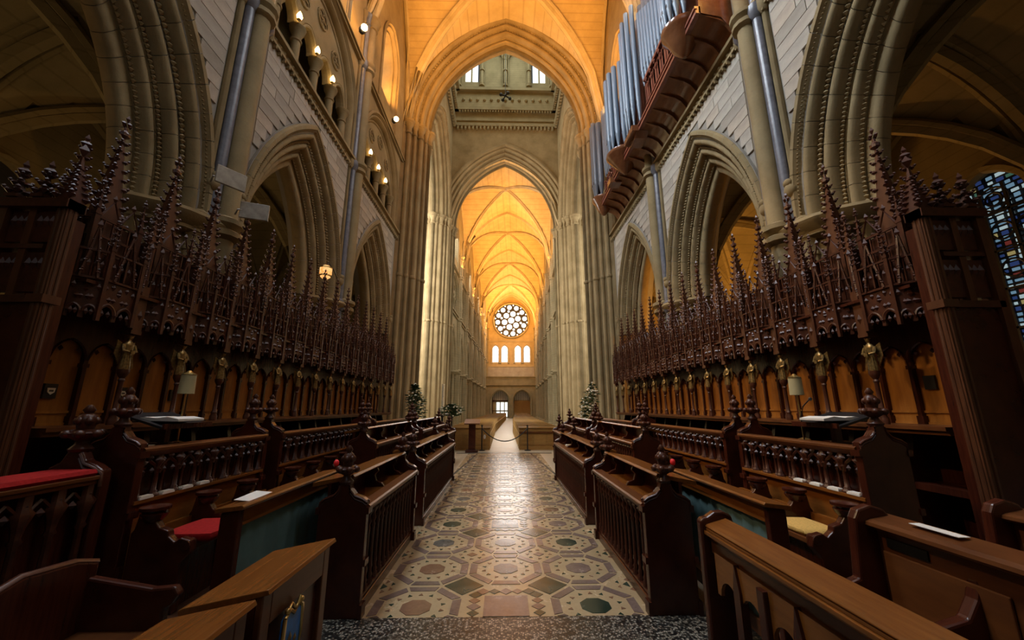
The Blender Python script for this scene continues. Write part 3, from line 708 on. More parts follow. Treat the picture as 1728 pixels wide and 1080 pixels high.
# ------------------------------------------------------------------ nave, turned a little off the choir's line
NA = -radians(1.9); NO = (0, 27.5, 0)
def NV_(x, y): return (NO[0] + x * cos(NA) - (y) * sin(NA), NO[1] + x * sin(NA) + y * cos(NA))
npart, _ = bay_meshes(4.5, False)
wn = S('wall_nave_right', NO, NA, 'right arcade wall of the nave')
for b in range(8):
    for q in npart: O(q[0], q[1], q[2], wn, (4.1, 2.25 + 4.5 * b, 0))
O('aisle_wall', MB().box(9, 9.2, 0, 36, 0, 9), 'aisle', wn)
wnl = copy_tree(wn, None, 'wall_nave_left'); wnl.scale.x = -1; wnl['label'] = 'left arcade wall of the nave'
web, ribs = MB(), MB()
for y0, y1 in ((-1.5, 6.75), (6.75, 15.75), (15.75, 24.75), (24.75, 33.75), (33.75, 36.3)): vault_bay(web, ribs, 0, 4.1, y0, y1, 14.4, 5.7, 1.46, 22, 0.10)
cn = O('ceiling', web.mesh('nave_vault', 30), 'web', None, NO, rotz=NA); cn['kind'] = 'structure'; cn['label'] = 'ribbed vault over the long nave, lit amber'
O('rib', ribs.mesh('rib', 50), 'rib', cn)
ww = S('wall_west', (*NV_(0, 36.2), 0), NA, 'west wall of the nave with gallery above two door arches')
m = MB(); pl = lambda u, z, t: (u, t, z)
arch_wall(m, pl, -4.6, 4.6, 0, 6.0, [(-1.75, 1.4, 1.2, 2.6, 0.15), (1.75, 1.4, 1.2, 2.6, 0.15)], -1.6, 0.2)
O('masonry', m, 'stone_far', ww)
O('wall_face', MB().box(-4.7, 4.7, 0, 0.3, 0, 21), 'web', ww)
O('gallery', MB().box(-4.6, 4.6, -1.7, 0, 5.9, 6.0).box(-4.6, 4.6, -1.75, -1.6, 5.0, 5.15).box(-4.6, 4.6, -1.7, -1.55, 5.15, 6.3).box(-4.6, 4.6, -1.8, -1.5, 6.3, 6.45), 'stone_far', ww)
for c in (-1.75, 1.75):
    O('arch_moulding', sweep_arch(MB(), 1.4, 1.2, 2.6, [(0.2, -0.02), (0.15, -0.12), (0, -0.05), (-0.05, 0.1), (-0.12, 0.3)], lambda u, z, t, c=c: (u + c, -1.6 + t, z), 8, 0), 'stone_far', ww)
O('band', MB().box(-4.2, 4.2, -0.12, 0, 12.3, 12.5).box(-4.2, 4.2, -0.1, 0, 8.1, 8.3), 'rib', ww)
O('pale_band', MB().box(-4.2, 4.2, -0.05, 0, 6.5, 8.1), 'ashlar', ww)
for k, c in enumerate((-2.6, -1.1, 1.1, 2.6)):
    w = S('window_%d' % (3 + k), (*NV_(c, 36.2), 0), NA, 'tall lancet window under the rose window')
    gp = [(-0.5, 8.9), (0.5, 8.9)] + [arch_pt(0.5, 1.3, 11.0, 0, 1, arch_max(0.5, 1.3, 0) * i / 5) for i in range(6)] + [arch_pt(0.5, 1.3, 11.0, 0, -1, arch_max(0.5, 1.3, 0) * i / 5) for i in range(5, -1, -1)]
    O('pane', MB().prism(gp, -0.06, -0.04, 'y'), 'winwhite', w)
    O('window_frame', sweep_arch(MB(), 0.5, 1.3, 11.0, [(0.28, 0), (0.26, -0.2), (0.1, -0.22), (0.0, -0.1), (-0.02, 0)], pl, 7, 8.7), 'rib', w)
    b = MB()
    for z in (9.5, 10.1, 10.7): b.box(-0.5, 0.5, -0.08, -0.06, z - 0.02, z + 0.02)
    O('window_bar', b, 'lead', w)
rw = S('window_2', (*NV_(0, 36.0), 15.9), NA, 'great rose window in the west wall')
RR = 2.9
O('tracery', MB().lathe([(RR * 1.0, -0.05), (RR * 1.0, 0.05)], 48).mesh('tracery_disc'), 'lead', rw).rotation_euler = (pi / 2, 0, 0)
def disc_pane(r, x, z, n=8): O('pane', MB().prism([(x + r * cos(2 * pi * k / n + 0.2), z + r * sin(2 * pi * k / n + 0.2)) for k in range(n)], -0.09, -0.055, 'y'), 'winwhite', rw)
disc_pane(0.52, 0, 0, 12)
for k in range(6):
    a = k * pi / 3 + 0.26; disc_pane(0.47, 1.16 * cos(a), 1.16 * sin(a), 12); a2 = a + pi / 6; disc_pane(0.2, 1.66 * cos(a2), 1.62 * sin(a2))
for k in range(12):
    a = k * pi / 6 + 0.13; disc_pane(0.40, 2.28 * cos(a), 2.28 * sin(a), 10); a += pi / 12; disc_pane(0.13, 2.68 * cos(a), 2.66 * sin(a))
t = MB(); t.path([(RR * 1.02 * cos(k * pi / 24), -0.1, RR * 1.02 * sin(k * pi / 24)) for k in range(49)], 0.13, 8, False); O('window_frame', t.mesh('window_frame', 60), 'rib', rw)
# doors under the gallery
d1 = S('door_1', (*NV_(-1.75, 36.0), 0), NA, 'glazed west doors with daylight behind them')
O('door_frame', MB().box(-1.3, -1.2, -0.12, 0, 0, 2.6).box(1.2, 1.3, -0.12, 0, 0, 2.6).box(-1.3, 1.3, -0.12, 0, 2.5, 2.7).box(-0.05, 0.05, -0.12, 0, 0, 2.6).box(-0.7, -0.62, -.12, 0, 0, 2.6).box(.62, .7, -.12, 0, 0, 2.6).box(-1.3, 1.3, -.12, 0, 1.0, 1.1), 'dark', d1)
for x0, x1 in ((-0.6, -0.08), (0.08, 0.6), (0.75, 1.15)):
    for z0, z1 in ((0.15, 0.95), (1.15, 2.4)): O('pane', MB().box(x0, x1, -0.06, -0.04, z0, z1), 'winsoft', d1)
for c, nm in ((-1.75, 1), (1.75, 2)):
    g = MB()
    for k in range(9): g.box(c - 1.2 + 0.3 * k - 0.02, c - 1.2 + 0.3 * k + 0.02, -0.2, -0.16, 2.7, 4.4 - 0.18 * abs(k - 4))
    O('grille', g, 'dark', ww)
    O('fanlight', MB().box(c - 1.2, c + 1.2, -0.08, -0.05, 2.75, 4.3), 'amberglow' if False else 'paper', ww)
d2 = S('door_2', (*NV_(1.75, 36.0), 0), NA, 'closed brown doors beside the glazed west doors')
O('door_leaf', MB().box(-1.3, -0.02, -0.15, -0.05, 0, 2.6), 'oak', d2); O('door_leaf', MB().box(0.02, 1.3, -0.15, -0.05, 0, 2.6), 'oak', d2)

# ------------------------------------------------------------------ canopied choir stalls
M['spirewood'] = wood('spire_wood', (0.065, 0.022, 0.009), (0.125, 0.046, 0.019), 0.34, 0.5, (8, 8, 2))
B = 0.69; NST = 15; YS0 = 3.75; XS = 3.9; Z0 = 0.45
def crockets(mb, p0, p1, n, r, out=(0, 0, 0)):
    a, b, o = Vector(p0), Vector(p1), Vector(out)
    for i in range(n):
        f = (i + 0.5) / n; p = a.lerp(b, f) + o * (r * 0.35)
        q = r * (1.15 - 0.45 * f)
        mb.octa(p, q, 1, 1, 0.9); mb.octa(p + Vector((0, 0, q * 0.6)) + o * (q * 0.8), q * 0.62)
def pinnacle(mb, x, y, z0, z1, h, r, nc=4, cr=0.022):
    mb.box(x - r, x + r, y - r, y + r, z0, z1); mb.box(x - r * 1.35, x + r * 1.35, y - r * 1.35, y + r * 1.35, z1 - 0.03, z1)
    mb.pyramid((x, y, z1), r * 1.25, h)
    for sx, sy in ((1, 1), (1, -1), (-1, 1), (-1, -1)):
        q = r * 0.9; crockets(mb, (x + sx * q, y + sy * q, z1), (x, y, z1 + h), nc, cr, (sx * 0.7, sy * 0.7, 0))
    mb.octa((x, y, z1 + h), cr * 1.6); mb.octa((x, y, z1 + h + cr * 1.8), cr, 0.8, 0.8, 1.6)
def statue_mesh():
    m = MB(); z = 1.58
    m.lathe([(0.058, 0), (0.062, 0.02), (0.05, 0.1), (0.045, 0.17), (0.056, 0.24), (0.058, 0.265), (0.03, 0.29), (0.018, 0.30), (0.018, 0.315)], 10, (0.09, 0, z), 0.75, 1.0)
    m.ball((0.085, 0, z + 0.345), 0.032, 0.9, 0.85, 1.15)
    for s in (-1, 1):
        m.path([(0.09, s * 0.055, z + 0.255), (0.06, s * 0.07, z + 0.19), (0.03, s * 0.025, z + 0.18)], [0.019, 0.017, 0.012], 6)
        m.add([(0.12, s * 0.03, z + 0.26), (0.13, s * 0.095, z + 0.30), (0.135, s * 0.10, z + 0.16), (0.125, s * 0.045, z + 0.05), (0.14, s * 0.03, z + 0.26), (0.145, s * 0.095, z + 0.29), (0.145, s * 0.10, z + 0.16), (0.14, s * 0.045, z + 0.05)],
              [(0, 1, 2, 3), (7, 6, 5, 4), (0, 4, 5, 1), (1, 5, 6, 2), (2, 6, 7, 3), (3, 7, 4, 0)])
        for k in range(3): m.path([(0.045 - 0.003 * k, s * (0.012 + 0.018 * k), z + 0.01), (0.055, s * (0.01 + 0.012 * k), z + 0.15)], 0.005, 4)
    m.box(0.015, 0.035, -0.02, 0.02, z + 0.155, z + 0.20)
    return m
def build_stall(parent):
    A = lambda nm, mb, mat, p=parent, smooth=None: O(nm, mb, mat, p, smooth=smooth)
    d = lambda z: z - Z0; h = B / 2; e0, e1 = -h + 0.065, h + 0.065
    A('seat', MB().box(0.22, 0.66, -0.3, 0.3, d(0.86), d(0.92)), 'dark')
    poly = [(0.14, 0), (0.66, 0), (0.66, 0.93), (0.4, 0.93), (0.34, 0.72), (0.2, 0.7), (0.1, 0.66), (0.08, 0.58), (0.16, 0.5), (0.12, 0.3)]
    A('partition', MB().prism(poly, h - 0.035, h + 0.035, 'y').ball((0.11, h, 0.62), 0.06), 'dark')
    A('ledge', MB().box(0.04, 0.66, e0, e1, d(1.40), d(1.44)).box(0.0, 0.66, e0, e1, d(1.44), d(1.475)), 'pewwood')
    A('lower_back', MB().box(0.66, 0.70, e0, e1, 0, d(1.40)), 'dark')
    A('back_panel', MB().box(0.66, 0.69, e0, e1, d(1.475), d(2.78)), 'stallpanel')
    A('frieze', MB().box(0.645, 0.66, e0, e1, d(1.475), d(1.50)).box(0.64, 0.66, e0, e1, d(1.59), d(1.615)), 'stallpanel')
    A('pilaster', MB().box(0.60, 0.66, -0.018, 0.018, d(1.475), d(2.5)).box(0.59, 0.66, -0.03, 0.03, d(1.475), d(1.56)).box(0.59, 0.66, -0.03, 0.03, d(2.05), d(2.09)), 'dark')
    A('pilaster', MB().box(0.60, 0.66, h - 0.02, h + 0.02, d(1.475), d(2.5)).box(0.59, 0.66, h - 0.034, h + 0.034, d(1.475), d(1.56)).box(0.59, 0.66, h - 0.034, h + 0.034, d(2.05), d(2.09)), 'dark')
    m = MB(); ar = [(-h / 2, 0.152, 1.3, d(2.12), 0), (h / 2, 0.152, 1.3, d(2.12), 0)]
    for t in (0.60, 0.63): arch_wall(m, lambda u, z, tt: (t, u, z), -h + 0.02, h + 0.02, d(2.12), d(2.78), ar, 0, 0.05)
    for c in (-h / 2, h / 2): sweep_arch(m, 0.152, 1.3, d(2.12), [(0.02, 0.60), (0.01, 0.585), (0, 0.6), (0, 0.63)], lambda u, z, t, c=c: (t, u + c, z), 6)
    for c in (-h / 2, h / 2):
        for s in (-1, 1): m.octa((0.61, c + s * 0.085, d(2.22)), 0.03)
    A('arch_head', m, 'dark')
    # front column, statuette and the canopy
    c = MB(); c.lathe([(0.052, d(1.475)), (0.052, d(1.53)), (0.038, d(1.56)), (0.044, d(1.58)), (0.027, d(1.61)), (0.024, d(1.9)), (0.034, d(1.92)), (0.026, d(1.94)), (0.05, d(1.98)), (0.058, d(2.0)), (0.058, d(2.03))], 10, (0.09, 0, 0))
    A('column', c.mesh('column', 40), 'carved').location = (0, h, 0)
    A('statuette', statue_mesh().mesh('statuette', 50), 'gilt').location = (0, h, 0)
    A('soffit', MB().box(-0.02, 0.66, e0, e1, d(2.78), d(2.81)), 'dark')
    m = MB(); g = MB(); P = [(0.13, -h + 0.05), (-0.05, -0.15), (-0.05, 0.19), (0.13, h + 0.04)]
    for (x0, y0), (x1, y1) in zip(P, P[1:]):
        L = sqrt((x1 - x0) ** 2 + (y1 - y0) ** 2); ux, uy = (x1 - x0) / L, (y1 - y0) / L; cx, cy = (x0 + x1) / 2, (y0 + y1) / 2
        pl = lambda u, z, t, ux=ux, uy=uy, cx=cx, cy=cy: (cx + ux * u - uy * -t * -1, cy + uy * u + ux * -t * -1 * 0 + (ux * 0), z)
        pl = lambda u, z, t, ux=ux, uy=uy, cx=cx, cy=cy: (cx + ux * u + uy * t, cy + uy * u - ux * t, z)
        aa = L / 2 - 0.035
        for t in (0.0, 0.03): arch_wall(m, pl, -L / 2, L / 2, d(2.46), d(2.84), [(-L / 4, aa / 2, 1.3, d(2.52), 0), (L / 4, aa / 2, 1.3, d(2.52), 0)], t, 0.02)
        for q_ in (-L / 4, L / 4): sweep_arch(m, aa / 2, 1.3, d(2.52), [(0.02, -0.012), (0.008, -0.018), (-0.01, -0.005), (0, 0.03)], lambda u, z, t, q_=q_: pl(u + q_, z, t), 5)
        for k in (-1.15, -0.6, 0, 0.6, 1.15):                                  # pendant cusps and little mullions
            m.octa(pl(k * aa * 0.55, d(2.66 + (0.07 if k == 0 else 0)), 0), 0.03); m.octa(pl(k * aa * 0.8, d(2.52), 0), 0.022, 1, 1, 1.6)
        for k in range(5):
            u = (k - 2) * L / 4.6; p = pl(u, 0, -0.012); m.box(p[0] - 0.008, p[0] + 0.008, p[1] - 0.008, p[1] + 0.008, d(2.86), d(3.10))
        for z in (2.84, 3.11):
            a_, b_ = pl(-L / 2, d(z), -0.015), pl(L / 2, d(z), -0.015); m.path([a_, b_], 0.016, 5)
        for k in range(4): m.octa(pl((k - 1.5) * L / 4.6, d(2.98), -0.008), 0.022, 1, 1, 1.8)
        for k in range(5): m.octa(pl((k - 2) * L / 5, d(2.76 + 0.03 * (k % 2)), -0.004), 0.024, 1, 1, 1.5)
        apex = pl(0, d(3.36), -0.03); l_, r_ = pl(-L / 3.4, d(2.84), -0.03), pl(L / 3.4, d(2.84), -0.03)
        g.path([l_, apex], 0.014, 5); g.path([r_, apex], 0.014, 5)
        crockets(g, l_, apex, 5, 0.02, (-0.4, 0, 0.6)); crockets(g, r_, apex, 5, 0.02, (-0.4, 0, 0.6)); g.octa(apex, 0.032, 1, 1, 1.8)
    A('canopy', m, 'carved'); A('gable', g, 'carved')
    for q_ in (1, 2):
        p = MB(); pinnacle(p, P[q_][0] - 0.015, P[q_][1], d(2.44), d(3.16), 0.28, 0.017, 5, 0.017); A('pinnacle', p, 'carved')
    b = MB(); b.box(0.03, 0.15, h - 0.05, h + 0.05, d(2.40), d(2.9)).box(0.03, 0.17, h - 0.06, h + 0.06, d(2.40), d(2.44)).box(0.04, 0.16, h - 0.055, h + 0.055, d(2.9), d(2.93))
    for s in (-1, 1): b.box(0.035, 0.06, h + s * 0.03 - 0.008, h + s * 0.03 + 0.008, d(2.44), d(2.9))
    b.octa((0.09, h, d(2.39)), 0.05, 1, 1, 0.8); b.octa((0.03, h, d(2.6)), 0.03, 1, 1, 2)
    pinnacle(b, 0.10, h, d(2.93), d(3.42), 0.42, 0.038, 6, 0.024)
    A('buttress', b, 'spirewood')
    m = MB(); k = 0.36
    for sx, sy in ((0.16, -0.21), (0.16, 0.21), (0.57, -0.21), (0.57, 0.21)): m.box(sx - 0.025, sx + 0.025, sy - 0.025, sy + 0.025, d(2.81), d(3.5))
    for z in (3.14, 3.3, 3.48): m.box(0.135, 0.16, -0.21, 0.21, d(z) - 0.012, d(z) + 0.012); [m.box(0.16, 0.57, s * 0.21 - 0.012, s * 0.21 + 0.012, d(z) - 0.012, d(z) + 0.012) for s in (-1, 1)]
    for q in range(4): m.box(0.14, 0.155, -0.126 + q * 0.084 - 0.007, -0.126 + q * 0.084 + 0.007, d(2.81), d(3.48))
    for s in (-1, 1):
        for q in range(4): m.box(0.22 + q * 0.09, 0.234 + q * 0.09, s * 0.21 - 0.007, s * 0.21 + 0.007, d(2.81), d(3.48))
    m.box(0.2, 0.55, -0.18, 0.18, d(2.81), d(3.47))
    for sy in (-1, 1):                                        # little gables round the foot of the spire
        m.path([(0.13, -0.2 * sy, d(3.48)), (0.12, -0.1 * sy, d(3.68)), (0.13, 0.0, d(3.48))], 0.013, 4)
        m.octa((0.12, -0.1 * sy, d(3.71)), 0.03, 1, 1, 1.6)
    A('lantern', m, 'carved')
    s_ = MB().pyramid((k, 0, d(3.42)), 0.16, 1.18); sp = A('spire', s_, 'spirewood')
    c = MB()
    for sx, sy in ((1, 1), (1, -1), (-1, 1), (-1, -1)):
        crockets(c, (k + sx * 0.112, sy * 0.112, d(3.44)), (k, 0, d(4.6)), 11, 0.038, (sx * 0.7, sy * 0.7, 0.1))
    c.lathe([(0.012, d(4.5)), (0.05, d(4.53)), (0.052, d(4.56)), (0.018, d(4.6)), (0.02, d(4.64))], 8, (k, 0, 0)); 
    for q in range(4):
        an = q * pi / 2; c.octa((k + 0.035 * cos(an), 0.035 * sin(an), d(4.67)), 0.03)
    c.octa((k, 0, d(4.74)), 0.03, 1, 1, 1.7)
    A('crockets', c, 'carved', sp)['kind'] = 'stuff'
    for sy in (-1, 1):
        p = MB(); pinnacle(p, 0.14, sy * 0.225, d(3.12), d(3.52), 0.32, 0.024, 4, 0.018); A('pinnacle', p, 'carved')
    m = MB().box(0.6, 0.66, e0, e1, d(2.81), d(3.2)).box(0.58, 0.67, e0, e1, d(3.2), d(3.25))
    for q in range(7): m.box(0.585, 0.6, -h + B * (q + 0.5) / 7 - 0.01, -h + B * (q + 0.5) / 7 + 0.01, d(2.81), d(3.2))
    for q in range(4): m.octa((0.63, -h + B * (q + 0.5) / 4, d(3.29)), 0.035, 0.7, 1, 1.6)
    A('cresting', m, 'carved')
    p = MB(); pinnacle(p, 0.6, h, d(2.81), d(3.45), 0.3, 0.035, 4, 0.024); A('pinnacle', p, 'carved')
    A('brace', MB().path([(0.12, h, d(3.05)), (0.16, h - 0.06, d(3.22)), (0.2, 0.24, d(3.3)), (0.24, 0.2, d(3.32))], 0.018, 5), 'spirewood')
st = T('choir_stall', 'canopied choir stall with crocketed spire on the side below the organ', 'choir stall', (XS, YS0, Z0), 'canopied stalls below the organ', scale=(0.78, 1, 1))
build_stall(st)
ORD = ['first', 'second', 'third', 'fourth', 'fifth', 'sixth', 'seventh', 'eighth', 'ninth', 'tenth', 'eleventh', 'twelfth', 'thirteenth', 'fourteenth', 'fifteenth']
st['label'] = 'canopied spired choir stall below the organ, first from the panelled end screen'
proto_stall = st
for k in range(1, NST):
    c = copy_tree(st); c.location.y = YS0 + B * k; c['label'] = 'canopied spired choir stall below the organ, %s from the panelled end screen' % ORD[k]
for k in range(NST):
    c = copy_tree(st); c.location = (-XS, YS0 + B * k, Z0); c.scale.x = -0.78
    c['label'] = 'canopied spired choir stall facing the organ, %s from the panelled end screen' % ORD[k]; c['group'] = 'canopied stalls facing the organ'
# panelled end of each run of stalls
def end_screen(loc, sc, label):
    t = T('stall_end_screen', label, 'screen', loc, scale=(sc, 1, 1))
    m = MB().box(-0.045, 0.045, -0.045, 0.045, 0, 3.42)
    for sx, sy in ((-0.045, -0.02), (-0.045, 0.02), (-0.02, -0.045), (0.02, -0.045)): m.lathe([(0.011, 0), (0.011, 3.4)], 6, (sx, sy, 0))
    m.box(-0.07, 0.07, -0.07, 0.07, 2.5, 2.57).box(-0.06, 0.06, -0.06, 0.06, 0, 0.25).box(-0.07, 0.07, -0.07, 0.07, 3.36, 3.44)
    O('corner_post', m, 'spirewood', t)
    O('lower_panel', MB().box(0.045, 0.5, -0.03, 0.03, 0, 2.5), 'dark', t)
    O('moulding', MB().box(0.07, 0.5, -0.06, 0.06, 2.5, 2.56), 'carved', t); O('moulding', MB().box(0.07, 0.5, -0.05, 0.05, 2.98, 3.02), 'carved', t)
    O('outer_post', MB().box(0.45, 0.53, -0.06, 0.06, 0, 3.4), 'spirewood', t)
    for x0, x1 in ((0.06, 0.22), (0.28, 0.44)):
        for z0, z1 in ((2.6, 2.95), (3.05, 3.34)):
            p = MB().box(x0, x1, -0.02, 0.02, z0, z1)
            for k in range(3): p.octa((x0 + (k + 0.5) * (x1 - x0) / 3, -0.02, z1 - 0.1), 0.04, 1, 0.6, 1.5)
            O('upper_panel', p, 'carved', t)
    O('stile', MB().box(0.22, 0.28, -0.04, 0.04, 2.56, 3.36), 'spirewood', t)
    O('cornice', MB().box(-0.07, 0.55, -0.08, 0.08, 3.36, 3.44), 'carved', t)
    f = MB()
    for sx, sy in ((1, 1), (1, -1), (-1, 1), (-1, -1)): crockets(f, (sx * 0.06, sy * 0.06, 3.46), (0, 0, 3.8), 6, 0.035, (sx * 0.7, sy * 0.7, 0))
    f.pyramid((0, 0, 3.44), 0.09, 0.5); f.octa((0, 0, 3.96), 0.05, 1, 1, 1.4); O('finial', f, 'carved', t)
    for x in (0.25, 0.48):
        f = MB(); pinnacle(f, x, 0, 3.44, 3.5, 0.24, 0.04, 3, 0.035); O('finial', f, 'carved', t)
    f = MB(); pinnacle(f, 0.12, 0.1, 3.3, 3.55, 0.55, 0.045, 6, 0.035); O('finial', f, 'carved', t)
    O('return_panel', MB().box(-0.02, 0.02, 0.05, 0.14, 0, 3.3), 'dark', t)
    return t
end_screen((3.86, 3.22, 0), 1, 'tall panelled stall end with finials beside the stained glass window')
end_screen((-3.92, 3.22, 0), -1, 'tall panelled stall end with finials under the near left arch')
# small dark plaques on the back panels
for (x, y, z, lab) in ((-4.40, 3.86, 1.80, 'small dark plaque with a white shield on a left stall back'), (-4.40, 4.58, 1.80, 'plain dark plaque on a left stall back beside the shield plaque'), (-4.40, 5.28, 1.80, 'plain dark plaque on a left stall back behind the desk lamp'), (4.40, 3.95, 1.90, 'small dark plaque on a right stall back by the end screen')):
    s = 1 if x > 0 else -1
    t = T('plaque', lab, 'plaque', (x, y, z)); O('board', MB().box(-0.012, 0.012, -0.055, 0.055, -0.07, 0.07), 'cloth', t)
    if 'shield' in lab: O('shield', MB().prism([(-0.035, 0.03), (0.035, 0.03), (0.03, -0.01), (0, -0.035), (-0.03, -0.01)], 0.012, 0.018, 'x'), 'paper', t); O('device', MB().box(0.018, 0.02, -0.018, 0.018, -0.006, 0.012), 'print', t)
# carved post head at the far left
t = T('carved_post', 'dark carved post with foliage head before the left stall end', 'post', (-4.05, 2.62, 0))
O('shaft', MB().box(-0.09, 0.09, -0.09, 0.09, 0, 2.3).box(-0.12, 0.12, -0.12, 0.12, 2.3, 2.38), 'dark', t)
f = MB()
for k in range(24):
    a = k * 2.4; r = 0.11 - 0.003 * k; f.octa((r * cos(a), r * sin(a), 2.42 + 0.016 * k), 0.06)
f.octa((0, 0, 2.82), 0.06, 1, 1, 1.4); O('foliage_head', f, 'carved', t)

# ------------------------------------------------------------------ desks, seats and pews of the choir
BAL = MB().lathe([(0.030, 0), (0.030, 0.05), (0.020, 0.07), (0.027, 0.10), (0.018, 0.13), (0.015, 0.42), (0.017, 0.70), (0.026, 0.74), (0.017, 0.78), (0.030, 0.83), (0.022, 0.87), (0.018, 0.90), (0.033, 0.95), (0.033, 1.0)], 8).mesh('baluster', 40)
COLM = MB().lathe([(0.042, 0), (0.042, 0.06), (0.026, 0.09), (0.032, 0.12), (0.02, 0.15), (0.018, 0.62), (0.03, 0.65), (0.02, 0.68), (0.028, 0.76), (0.05, 0.86), (0.03, 0.9), (0.03, 1.0)], 8).mesh('column', 40)
def poppyhead():
    m = MB(); m.lathe([(0.05, 0), (0.06, 0.02), (0.035, 0.05), (0.03, 0.07), (0.075, 0.10), (0.085, 0.125), (0.04, 0.15), (0.045, 0.18), (0.055, 0.21), (0.04, 0.245), (0.02, 0.26), (0.032, 0.28), (0.012, 0.315)], 10)
    for k in range(6):
        a = k * pi / 3; m.ball((0.075 * cos(a), 0.075 * sin(a), 0.12), 0.032, 1, 1, 0.9, 6, 4); m.ball((0.042 * cos(a + 0.5), 0.042 * sin(a + 0.5), 0.205), 0.022, 1, 1, 1.3, 6, 4)
    return m
POP = poppyhead().mesh('poppyhead', 60)
def pew_end(parent, y, h, w=0.40, pop=True, mat='dark'):
    c = w / 2 - 0.04
    left = [(-0.04, h + 0.0), (-0.035, h + 0.035), (0.0, h + 0.06), (c - 0.09, h + 0.085), (c - 0.05, h + 0.13), (c - 0.04, h + 0.17)]
    right = [(2 * c - x, z) for x, z in reversed(left)]
    poly = [(-0.04, 0)] + left + right + [(2 * c + 0.04, 0)]
    e = O('pew_end', MB().prism(poly, y - 0.035, y + 0.035, 'y'), mat, parent, bev=0.006)
    m = MB()
    for s in (-1, 1):
        for q in (0, 0.022):
            m.path([(x, y + s * (0.036 - 0.004), z - 0.012 - q) for x, z in left], 0.009, 6); m.path([(x, y + s * 0.032, z - 0.012 - q) for x, z in right], 0.009, 6)
    for x in (-0.045, 2 * c + 0.045):
        for z in (0.0, h * 0.45, h * 0.92): m.box(x - 0.018, x + 0.018, y - 0.045, y + 0.045, z, z + 0.05 if z else 0.1)
    O('moulding', m.mesh('moulding', 60), mat, e)['kind'] = 'stuff'
    if pop: O('poppyhead', POP, 'carved', e, (c, y, h + 0.165))
def desk_unit(x0, y0, y1, z0, h, label, style='turned', rest=True, ends=(True, True), group=None, shelf=True):
    t = T('choir_desk', label, 'choir desk', (x0, y0, z0), group); L = y1 - y0
    O('plinth', MB().box(-0.03, 0.12, 0, L, 0, 0.09).box(-0.015, 0.10, 0, L, 0.09, 0.12), 'dark', t, bev=0.006)
    m = MB().prism([(-0.045, h - 0.05), (-0.06, h - 0.03), (-0.06, h - 0.012), (-0.045, h), (0.06, h), (0.06, h - 0.075), (-0.02, h - 0.075)], 0, L, 'y')
    O('top_rail', m, 'pewwood', t)
    O('back_board', MB().box(0.2, 0.22, 0, L, 0.05, h - 0.06), 'black', t) if style == 'turned' else O('back_board', MB().box(0.06, 0.085, 0, L, 0.05, h - 0.01), 'dark', t)  # turned desks: black board paints the shaded void under the shelf
    if style == 'turned':
        n = int(L / 0.125); bh = h - 0.195
        for k in range(n): O('baluster', BAL, 'carved', t, (0.012, L * (k + 0.5) / n, 0.12), scale=(1.05, 1.05, bh))
        f = MB()
        for k in range(n): f.octa((-0.012, L * (k + 0.5) / n, h - 0.09), 0.028, 0.8)
        O('carved_frieze', f, 'carved', t)
    else:
        n = max(2, int(L / 0.2)); p = L / n; zb = 0.52; bh = h - zb - 0.07
        O('lower_panel', MB().box(0.0, 0.06, 0, L, 0.1, zb), 'top', t); O('sill', MB().box(-0.05, 0.06, 0, L, zb, zb + 0.03), 'top', t, bev=0.004)
        for k in range(n + 1): O('column', COLM, 'carved', t, (0.0, min(max(L * k / n, 0.04), L - 0.04), zb + 0.03), scale=(1, 1, bh - 0.03))
        for k in range(n): O('baluster', BAL, 'carved', t, (0.03, L * (k + 0.5) / n, zb + 0.03), scale=(0.8, 0.8, bh - 0.12))
        g = MB()
        for k in range(n):
            yc = L * (k + 0.5) / n
            g.path([(-0.01, yc - p * 0.42, h - 0.22), (-0.01, yc - p * 0.3, h - 0.15), (-0.01, yc, h - 0.105)], 0.014, 5); g.path([(-0.01, yc + p * 0.42, h - 0.22), (-0.01, yc + p * 0.3, h - 0.15), (-0.01, yc, h - 0.105)], 0.014, 5)
            for s in (-1, 1): g.octa((-0.01, yc + s * p * 0.22, h - 0.19), 0.024); g.octa((-0.02, yc + s * p * 0.36, h - 0.11), 0.026)
            g.octa((-0.02, yc, h - 0.085), 0.03)
        O('ogee_head', g, 'carved', t)
    if shelf:
        O('shelf', MB().box(0.06, 0.36, 0, L, h - 0.06, h - 0.03), 'top', t)
    if rest:
        n = max(2, int(L / 0.85) + 1)
        for k in range(n):
            y = 0.2 + (L - 0.4) * k / (n - 1)
            poly = [(0.10, h - 0.03), (0.13, h + 0.01), (0.19, h + 0.03), (0.21, h + 0.09), (0.17, h + 0.13), (0.20, h + 0.19), (0.42, h + 0.15), (0.36, h + 0.05), (0.34, h - 0.03)]
            O('bracket', MB().prism(poly, y - 0.022, y + 0.022, 'y'), 'dark', t, bev=0.008)
        m = MB().prism([(0.12, h + 0.225), (0.12, h + 0.20), (0.50, h + 0.135), (0.515, h + 0.19), (0.50, h + 0.165)], 0.03, L - 0.03, 'y')
        m = MB().prism([(0.12, h + 0.232), (0.105, h + 0.215), (0.12, h + 0.20), (0.46, h + 0.135), (0.46, h + 0.168)], 0.03, L - 0.03, 'y')
        O('book_rest', m, 'top', t)
        O('under_board', MB().box(0.30, 0.325, 0.03, L - 0.03, h - 0.03, h + 0.17), 'dark', t)
    for y, on in ((0.0, ends[0]), (L, ends[1])):
        if on: pew_end(t, y, h)
    return t
def both(t, labL):
    c = mirror(t, labL)
    return c
both(desk_unit(1.22, 3.58, 5.45, 0, 0.84, 'front choir desk with turned balusters right of the inlaid pavement, by the terrazzo'), 'front choir desk with turned balusters left of the inlaid pavement, by the terrazzo')
both(desk_unit(1.22, 6.05, 9.5, 0, 0.84, 'long front choir desk with turned balusters right of the pavement, nearer the crossing'), 'long front choir desk with turned balusters left of the pavement, nearer the crossing')
